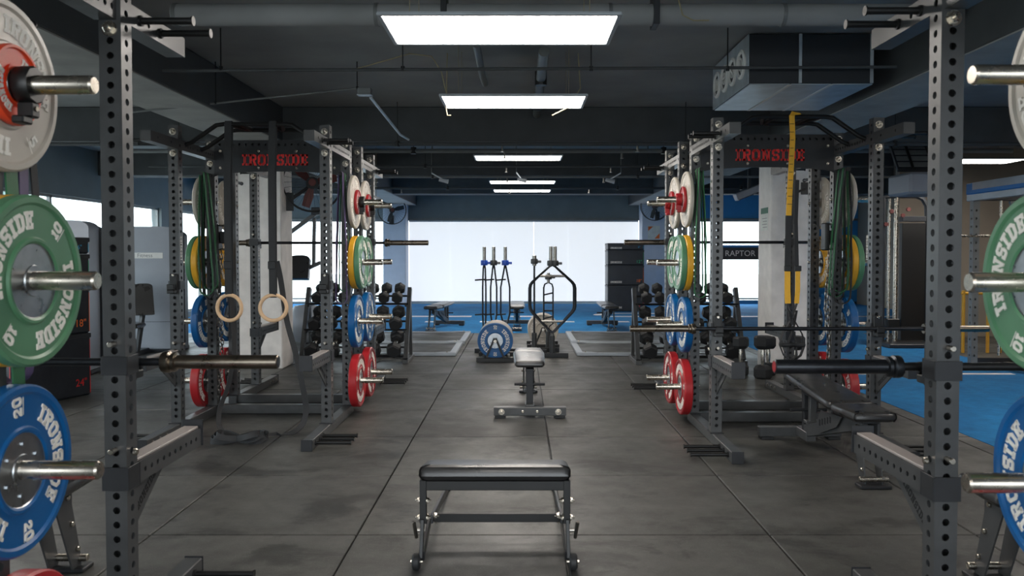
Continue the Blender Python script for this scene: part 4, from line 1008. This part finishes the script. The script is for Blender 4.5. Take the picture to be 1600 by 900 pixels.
def holder(label, x, y, posts, wd):
    rt = thing('bar_holder', label, 'bar holder', T(x, y, 0), 'bar holders')
    build('base_plate', MB().box(-wd / 2, -.08, 0, wd / 2, .08, .02, .003).box(-wd / 2, -.08, .02, wd / 2, -.06, .06, .002), 'steel_dark', rt)
    for px in posts:
        mb = MB(); mb.lathe([(.036, 0), (.036, .26), (.029, .26), (.029, .02), (0, .02)], T(px, 0, .02), 20); build('holder_tube', mb, 'steel', rt)
holder('bar holder base behind the front plate dolly', -.31, 11.05, (-.18, -.05, .11), .62)
holder('bar holder base with steel tube under the hexagonal bar', .43, 10.55, (0.0,), .42)
holder('bar holder base for the straight upright bar', .22, 10.95, (-.02,), .3)
holder('bar holder base for the ladder shaped bar', .40, 11.15, (0,), .3)
def small_collar(rt, x, y, z, mt):
    mb = MB(); mb.lathe([(.0262, -.035), (.046, -.035), (.05, -.02), (.05, .02), (.046, .035), (.0262, .035)], T(x, y, z), 12, closed=True); c_ = build('clamp_collar', mb, mt, rt)
    build('clamp_lever', MB().box(x + .045, y - .012, z - .02, x + .095, y + .012, z + .015, .004), mt, c_)
for k, (dx, cm, hw, lb) in enumerate(((-.18, 'collar_blue', .022, 'narrow black bar standing upright with blue clamp, leftmost'), (-.05, 'steel', .042, 'black bar standing upright with grey clamp, between two blue clamps'), (.11, 'collar_blue', .062, 'wider black bar standing upright with blue clamp, right of three'))):
    x = -.31 + dx; y = 11.05
    rt = thing('specialty_bar', lb, 'barbell', T(x, y, .04), 'upright specialty bars')
    for za, zb in ((0, .30), (1.22, 1.42)):
        mb = MB(); mb.cyl((0, 0, za), (0, 0, zb), .025, n=16, ch=.002); build('sleeve', mb, 'chrome_worn', rt)
    for s_ in (-1, 1):
        mb = MB(); mb.tube([(0, 0, 1.20), (s_ * .014, 0, 1.12), (s_ * hw, 0, .86), (s_ * hw, 0, .50), (s_ * .014, 0, .30), (0, 0, .26)], .012, 8); build('side_rod', mb, 'shaft_dark', rt)
    for zz in (.96, .48):
        mb = MB(); mb.cyl((-.13, -.0, zz), (.01, 0, zz + .01), .011, n=10, ch=.002); build('grip', mb, 'shaft_dark', rt)
    small_collar(rt, 0, 0, 1.20, cm)
rt = thing('trap_bar', 'black hexagonal trap bar standing upright in the bar holder', 'barbell', T(.43, 10.55, .04), 'upright specialty bars')
for q, off in enumerate((-.025, .03)):
    Zc = .72; hx = [(0, .47), (.305, .20), (.305, -.13), (0, -.45), (-.305, -.13), (-.305, .20)]
    pts = []
    for i in range(6):
        a = Vector(hx[i - 1]); b = Vector(hx[i]); c = Vector(hx[(i + 1) % 6])
        for t in (.0, .5, 1.0): r_ = b + (a - b).normalized() * .05 * (1 - t) ** 2 + (c - b).normalized() * .05 * t ** 2; pts.append((r_.x * (1 - .06 * q), off, Zc + r_.y))
    mb = MB(); mb.tube(pts, .0145, 10, True); build('hexagon_tube', mb, 'shaft_dark', rt)
for zz in (1.03, .43):
    mb = MB(); mb.cyl((-.17, 0, zz), (.17, 0, zz), .016, n=12, ch=.002); build('grip', mb, 'chrome_worn', rt)
for za, zb, dx in ((1.18, 1.42, -.02), (1.18, 1.42, .035), (-.0, .30, 0)):
    mb = MB(); mb.cyl((dx, 0, za), (dx, 0, zb), .025, n=16, ch=.002); build('sleeve', mb, 'chrome_worn', rt)
for dx in (-.02, .035): small_collar(rt, dx, 0, 1.20, 'steel')
rt = thing('straight_bar', 'slim straight bar standing upright left of the hexagonal bar', 'barbell', T(.20, 10.95, .04), 'upright specialty bars')
mb = MB(); mb.cyl((0, 0, 0), (0, 0, 1.24), .014, n=12); build('shaft', mb, 'shaft_dark', rt)
mb = MB(); mb.cyl((0, 0, 1.16), (0, 0, 1.30), .03, n=14, ch=.002); build('sleeve', mb, 'chrome_worn', rt); small_collar(rt, 0, 0, 1.22, 'steel')
rt = thing('multi_grip_bar', 'ladder shaped multi grip bar standing upright behind the hexagonal bar', 'barbell', T(.40, 11.15, .04), 'upright specialty bars')
pts = [(-.065, 0, .35), (-.065, 0, .85), (-.05, 0, .90), (0, 0, .925), (.05, 0, .90), (.065, 0, .85), (.065, 0, .35), (0, 0, .30)]
mb = MB(); mb.tube(pts, .012, 8, True); build('frame', mb, 'shaft_dark', rt)
for k in range(4):
    mb = MB(); mb.cyl((-.065, 0, .42 + k * .11), (.065, 0, .42 + k * .11 + (.03 if k in (0, 3) else 0)), .011, n=8); build('grip', mb, 'shaft_dark', rt)
for za, zb in ((0, .31), (.92, 1.06)):
    mb = MB(); mb.cyl((0, 0, za), (0, 0, zb), .022, n=14, ch=.002); build('sleeve', mb, 'chrome_worn', rt)
small_collar(rt, 0, 0, 1.0, 'steel')

# ================================================================== PLYO BOXES
def plyo(x, y, rot, hs, w_, dp, where):
    z = 0
    NUMS = ('t_red', 't_orange', 't_green', 't_cyan'); TXT = ('24"', '18"', '12"', '6"')
    for k, h in enumerate(hs):
        rt = thing('plyo_box', 'black plyo box with %s print, %s in the stack %s' % (('red', 'orange', 'green', 'cyan')[k], ('lowest', 'second', 'third', 'topmost')[k], where), 'plyo box', T(x, y, z) @ RZ(rot), 'soft plyo boxes')
        build('body', MB().box(-w_ / 2, -dp / 2, .001, w_ / 2, dp / 2, h - .012, .018), 'box_vinyl', rt)
        build('velcro_flap', MB().box(-w_ / 2 - .003, -dp / 2 - .003, h - .045, w_ / 2 + .003, dp / 2 + .003, h - .001, .006), 'machine_dark', rt)
        for sd, wx, X in (('front', w_, T(0, -dp / 2 - .0012, 0) @ FACE['-y']), ('side', dp, T(w_ / 2 + .0012, 0, 0) @ FACE['+x'])):
            s_ = min(.1, h * .38)
            obj('print_number', cached(('pn', k, round(s_, 3)), lambda: font_mesh('print_number', TXT[k], s_, NUMS[k], .0006)), rt, X @ T(wx / 2 - .12, h * .22 if k < 3 else h * .4, 0))
            mb = MB(); letters(mb, 'IRONSIDE', .045, flat_fn(X @ T(-wx / 2 + .2, h * .12, 0)), .0008, .12); build('print_name', mb, 'letter_white', rt)['kind'] = 'stuff'
            build('piping', MB().box(wx / 2 - .022, .02, 0, wx / 2 - .016, h - .06, .0012, 0, X), NUMS[k], rt)
        z += h
plyo(2.51, 19.2, 0, (.62, .48, .36, .16), .86, .6, 'before the far blinds')
plyo(-4.62, 7.42, -17, (.60, .45, .31, .16), .72, .86, 'left of the near left rack')

# ================================================================== FANS
def fan(label, x, y, z, r, rot, blade, wx):
    rt = thing('wall_fan', label, 'fan', T(x, y, z) @ RZ(rot), 'wall fans')
    for q, (yy, rr) in enumerate(((-.10, r), (-.02, r * 1.02), (.06, r))):
        mb = MB(); mb.tube([(rr * math.cos(2 * PI * i / 36), yy, rr * math.sin(2 * PI * i / 36)) for i in range(36)], .008, 6, True); build('guard_ring', mb, 'black', rt)
    mb = MB()
    for k in range(30):
        a = 2 * PI * k / 30; mb.tube([(.06 * math.cos(a), -.14, .06 * math.sin(a)), (r * .7 * math.cos(a), -.13, r * .7 * math.sin(a)), (r * math.cos(a), -.10, r * math.sin(a))], .0022, 4)
    build('guard_wires', mb, 'black', rt)
    mb = MB(); mb.cyl((0, -.15, 0), (0, -.135, 0), .045, n=20, ch=.003); build('badge', mb, 'fan_red', rt)
    for k in range(3):
        a = k * 120 + 20; v = []
        pl = [(.05, -.03), (r * .45, -.07), (r * .85, -.08), (r * .9, .02), (r * .5, .045), (.05, .03)]
        mb = MB(); mb.prism(pl, -.003, .003, RX(90) @ T(0, 0, .03) @ RZ(a) @ RX(18)); build('blade', mb, blade, rt)
    mb = MB(); mb.cyl((0, -.06, 0), (0, .16, 0), .075, .06, 18, .006); build('motor', mb, 'machine_dark', rt)
    mb = MB(); mb.bar((0, .12, 0), (wx[0], wx[1], -.22), .04, .04); mb.box(wx[0] - .06, wx[1] - .01, -.34, wx[0] + .06, wx[1] + .02, -.12); build('wall_bracket', mb, 'machine_dark', rt)
fan('black wall fan on the far left pale column', -3.32, 20.85, 2.50, .36, 12, 'machine_dark', (0, .33))
fan('black wall fan on the far right pale column', 3.52, 20.85, 2.60, .36, -20, 'machine_dark', (0, .33))
fan('large wall fan with red blades beside the left white column', -2.52, 9.75, 2.22, .34, 14, 'fan_red', (-.28, -.02))

# ================================================================== MACHINES ON THE LEFT
def rounded_front(w_, h, r=.16, n=6):
    p = [(-w_ / 2, 0), (w_ / 2, 0)]
    p += [(w_ / 2 - r + r * math.cos(a), h - r * .55 + r * .55 * math.sin(a)) for a in [PI / 2 * k / n for k in range(n + 1)]]
    p += [(-w_ / 2 + r - r * math.sin(a), h - r * .55 + r * .55 * math.cos(a)) for a in [PI / 2 * k / n for k in range(n + 1)]]
    return p
def strength_machine(label, x, y, rot, w_, text, mt):
    rt = thing('strength_machine', label, 'exercise machine', T(x, y, 0) @ RZ(rot), 'selectorised strength machines')
    mb = MB(); mb.prism(rounded_front(w_, 1.70), -.16, .16, T(0, 0, .04) @ RX(90)); sh = build('shroud', mb, mt, rt)
    mb = MB(); mb.prism(rounded_front(w_ + .05, 1.66), .17, .30, T(0, .45, .04) @ RX(90)); build('rear_shroud', mb, 'machine_dark', rt)
    build('base', MB().box(-w_ / 2 - .02, -.2, 0, w_ / 2 + .02, .34, .05, .01).box(-.06, -1.0, .0, .06, -.2, .07, .006), 'machine_dark', rt)
    for zz in (.42,): build('shroud_seam', MB().box(-w_ / 2 + .01, -.163, zz, w_ / 2 - .01, -.16, zz + .006, 0), 'machine_dark', sh)
    if text:
        np_ = build('name_plate', MB().box(-.24, -.166, 1.30, .24, -.16, 1.38, .002), 'white', sh)
        obj('name_lettering', font_mesh('name_lettering', text, .075, 'pipe_grey', .0006), np_, T(0, -.1668, 1.34) @ RX(90))
        mb = MB(); mb.cyl((0.02, -.16, .73), (.02, -.166, .73), .045, n=20); b_ = build('round_badge', mb, 'white', sh)
        mb = MB(); mb.cyl((0.02, -.166, .735), (.02, -.168, .735), .02, n=16); build('badge_mark', mb, 'machine_grey', b_)
    # padded seat in front
    mb = MB(); mb.bar((-.06, -.72, .07), (0, -.62, .55), .05, .05); mb.bar((.10, -.72, .07), (.14, -.62, .58), .05, .05); build('seat_post', mb, 'machine_dark', rt)
    for dx, rz in ((-.05, 12), (.16, 40)):
        mb = MB(); pl = rounded_front(.24, .42, .08, 4); mb.prism(pl, -.035, .035, T(dx, -.62, .55) @ RZ(rz) @ RX(80)); build('back_pad', mb, 'leather', rt)
    build('seat_pad', MB().box(-.2, -.98, .40, .2, -.66, .46, .02), 'leather', rt)
    mb = MB(); mb.bar((0, -.82, .07), (0, -.82, .40), .06, .06); build('seat_stem', mb, 'rack_white', rt)
    return rt
strength_machine('grey strength machine with name plate on its rounded shroud by the window', -5.18, 11.2, 4, .80, 'Fitness', 'machine_grey')
strength_machine('grey rounded machine shroud behind the left plyo boxes', -5.22, 9.1, 8, .72, None, 'machine_grey')
rt = thing('leverage_machine', 'dark machine with jointed lever arms behind the left white column', 'exercise machine', T(-3.55, 13.1, 0))
for a, b, wd in (((-.25, 0, 1.68), (.22, 0, 2.02), .08), ((.18, .06, 1.95), (.16, .06, 1.15), .05), ((-.2, .03, 1.0), (.28, .03, 1.22), .07)):
    mb = MB(); mb.bar(a, b, wd, .06); build('lever_arm', mb, 'steel', rt)
mb = MB(); mb.bar((-.25, 0, 0), (-.25, 0, 1.72), .09, .09); build('column', mb, 'steel', rt)
build('base', MB().box(-.5, -.5, 0, .4, .5, .07, .006), 'steel_dark', rt)
build('weight_head', MB().box(.16, -.09, 2.0, .30, .09, 2.12, .01), 'machine_dark', rt)
mb = MB(); mb.prism(rounded_front(.34, .4, .12, 4), -.05, .05, T(-.05, -.1, .95) @ RX(70)); build('pad', mb, 'leather', rt)
mb = MB(); mb.lathe([(0, .3), (.18, .27), (.28, .15), (.30, 0), (.28, -.15), (.18, -.27), (0, -.3)], None, 20)
setp(build('exercise_ball', mb, 'machine_grey', None, T(-3.25, 12.2, .3)), 'pale grey exercise ball behind the left dumbbell rack', 'exercise ball')

# ================================================================== RIGHT SIDE
struct('wall_rear', MB().box(6.25, 13.2, 0, XR, 13.4, ZC, 0), 'wall_tan', 'tan partition wall at the back right')
rt = thing('cable_tower', 'tall black cable tower with chrome guide rods and red pulleys', 'exercise machine', T(5.72, 11.9, 0))
pts = [(-.32, 0, 0), (-.32, 0, 1.95), (-.32, 0, 2.2), (-.1, 0, 2.22), (.16, 0, 2.22), (.26, 0, 2.18), (.32, 0, 2.08), (.33, 0, 1.9), (.33, 0, 0)]
mb = MB(); mb.tube(pts, .035, 8); build('frame', mb, 'machine_dark', rt)
build('weight_cover', MB().box(-.06, -.05, .08, .29, .05, 1.82, .006), 'black', rt)
build('cover_cap', MB().box(-.06, -.06, 1.84, .29, .06, 1.92, .006), 'machine_dark', rt)
build('base', MB().box(-.38, -.4, 0, .38, .3, .06, .008), 'machine_dark', rt)
for x in (-.23, -.13):
    mb = MB(); mb.cyl((x, 0, .06), (x, 0, 2.2), .02 if x < -.2 else .028, n=14); build('guide_rod', mb, 'chrome', rt)
for x, z in ((.03, 2.02), (-.05, 1.93), (-.22, 1.99), (-.30, 1.80)):
    mb = MB(); mb.cyl((x, -.06, z), (x, -.03, z), .032, n=16, ch=.004); build('pulley', mb, 'fan_red', rt)
build('pulley_block', MB().box(-.27, -.08, .28, -.09, .05, .40, .008), 'black', rt)
rt = thing('ceiling_speaker_rack', 'black slatted panel tilted under the ceiling over a grey hood, right side', 'air unit', T(5.05, 10.1, 2.42))  # slatted air unit over a hood, holds no speakers
build('hood', MB().box(-.26, -.25, -.32, .3, .35, -.05, .03), 'machine_grey', rt)
bd = build('tilted_board', MB().box(-.30, -.02, -.02, .30, .02, .62, .004, RX(-34)), 'machine_dark', rt)
for k in range(6): build('slat', MB().box(-.28, -.032, .03 + k * .10, .28, -.02, .10 + k * .10, .003, RX(-34)), 'pipe_grey', bd)
for x in (-.12, .14):
    mb = MB(); mb.bar(RX(-34) @ Vector((x, -.045, .0)), RX(-34) @ Vector((x, -.045, .6)), .03, .02); build('rail', mb, 'black', bd)
for x in (-.2, .24):
    mb = MB(); mb.cyl((x, .28, -.05), (x, .28, ZC - 2.422), .01, n=8); build('hanger_rod', mb, 'black', rt)
rt = thing('air_unit', 'slatted air unit tilted under the ceiling left of the right white column', 'air unit', T(3.72, 13.0, 2.36))
build('body', MB().box(-.24, -.10, -.05, .24, .10, .06, .01, RY(-22)), 'machine_grey', rt)
for k in range(5): build('louvre', MB().box(-.22 + k * .09, -.108, -.058, -.15 + k * .09, .09, -.05, .001, RY(-22)), 'machine_dark', rt)
mb = MB(); mb.bar((0, 0, .05), (0, 0, .738), .05, .05); build('mount', mb, 'machine_dark', rt)
# blue topped training rig along the right
rt = thing('training_rig', 'dark training rig with a blue top beam at the right edge', 'training rig', T(5.65, 8.6, 0))
build('top_beam', MB().box(-.06, -2.4, 2.10, .06, 1.45, 2.24, .01), 'machine_blue', rt)
build('beam_banner', MB().box(-.066, -2.2, 2.15, -.06, 1.3, 2.24, .001), 'rack_white', rt)
build('lower_beam', MB().box(-.05, -2.4, 2.02, .05, 1.45, 2.10, .004), 'rack_white', rt)
for y in (1.35, -.9, -2.3):
    build('post', MB().perf(2.02, .08, X=T(0, y, 0), sp=.10, r=.014), 'pipe_grey', rt)
    build('post', MB().box(1.2, y - .04, 0, 1.28, y + .04, 2.02, .004), 'steel_dark', rt)
for y in (1.35, -2.3):
    build('cross_beam', MB().box(.04, y - .04, 2.02, 1.28, y + .04, 2.10, .004), 'steel_dark', rt); build('base_beam', MB().box(.04, y - .04, 0, 1.2, y + .04, .07, .004), 'steel_dark', rt)
mb = MB(); mb.cyl((.30, 1.3, .1), (.30, 1.3, 2.02), .018, n=14); build('guide_rod', mb, 'chrome', rt)
mb = MB(); mb.bar((.45, 1.35, 2.02), (.72, 1.35, 1.2), .04, .05); build('brace', mb, 'pipe_grey', rt)
mb = MB(); mb.cyl((-.3, 1.22, 1.58), (1.6, 1.22, 1.58), .014, n=12); bar_ = build('smith_bar', mb, 'chrome', rt)
build('bar_carriage', MB().box(.22, 1.24, 1.46, .38, 1.31, 1.72, .008), 'black', rt)
rt = thing('yellow_rail', 'yellow tubular storage rail behind the blue topped rig', 'rail', T(6.45, 11.0, 0))
for k in range(5):
    mb = MB(); mb.cyl((-.34 + k * .17, 0, 0), (-.34 + k * .17, 0, .86), .022, n=12); build('upright_tube', mb, 'p_yellow', rt)
mb = MB(); mb.cyl((-.37, 0, .82), (.37, 0, .82), .02, n=12); build('top_tube', mb, 'p_yellow', rt)
bench('blue-grey adjustable bench on the floor under the blue topped rig', 6.35, 9.2, 100)
rt = thing('branded_machine', 'blue machine with a dark lettered crossbeam before the far window, right', 'exercise machine', T(4.75, 17.0, 0))
sg = build('crossbeam', MB().box(-.62, -.05, 1.24, .62, .05, 1.50, .01), 'machine_dark', rt)
obj('beam_lettering', font_mesh('beam_lettering', 'RAPTOR', .17, 'white', .001), sg, T(-.08, -.052, 1.37) @ RX(90), 'white lettering on the crossbeam')
build('upper_rail', MB().box(-.66, -.04, 1.50, .66, .04, 1.55, .006), 'machine_blue', rt)
for s_ in (-1, 1): build('leg', MB().box(s_ * .6 - .04, -.05, 0, s_ * .6 + .04, .05, 1.24, .004), 'machine_dark', rt); build('foot', MB().box(s_ * .6 - .05, -.5, 0, s_ * .6 + .05, .5, .06, .004), 'machine_dark', rt)
build('low_rail', MB().box(-.56, -.04, .30, .56, .04, .38, .004), 'machine_blue', rt)
# notices
rt = thing('notice', 'paper notice with green header on the right white column', 'notice', T(2.918, 9.55, 1.64))
build('sheet', MB().box(-.0015, -.14, 0, 0, .14, .27, 0), 'paper', rt); build('header', MB().box(-.0022, -.14, .20, -.0015, .14, .27, 0), 'sign_green', rt)
for k in range(4): build('text_line', MB().box(-.0022, -.10, .14 - k * .035, -.0015, .09 - .03 * (k % 2), .148 - k * .035, 0), 'pipe_grey', rt)
rt = thing('poster', 'small orange and white poster on the far right pale column', 'poster', T(3.55, 21.198, 1.75))
build('sheet', MB().box(-.16, -.002, 0, .16, 0, .36, 0), 'paper', rt); build('corner_mark', MB().prism([(.02, .02), (.15, .02), (.15, .16)], 0, .0005, T(0, -.002, 0) @ RX(90)), 't_orange', rt); build('corner_mark', MB().prism([(-.15, .34), (-.15, .22), (-.02, .34)], 0, .0005, T(0, -.002, 0) @ RX(90)), 't_orange', rt)
rt = thing('wall_hook', 'dark hinged hook arm on the right white column', 'hook', T(3.10, 9.3, 1.95))
mb = MB(); mb.bar((.2, -.02, .16), (.02, -.10, .10), .025, .025); mb.bar((.02, -.10, .12), (-.02, -.12, -.12), .03, .03); build('arm', mb, 'black', rt)
build('hook_ring', torus_mesh(.03, .006, 20, 6), 'black', rt, T(-.02, -.12, -.155)); build('wall_plate', MB().box(.16, -.02, .1, .24, .0, .24, .003), 'black', rt)
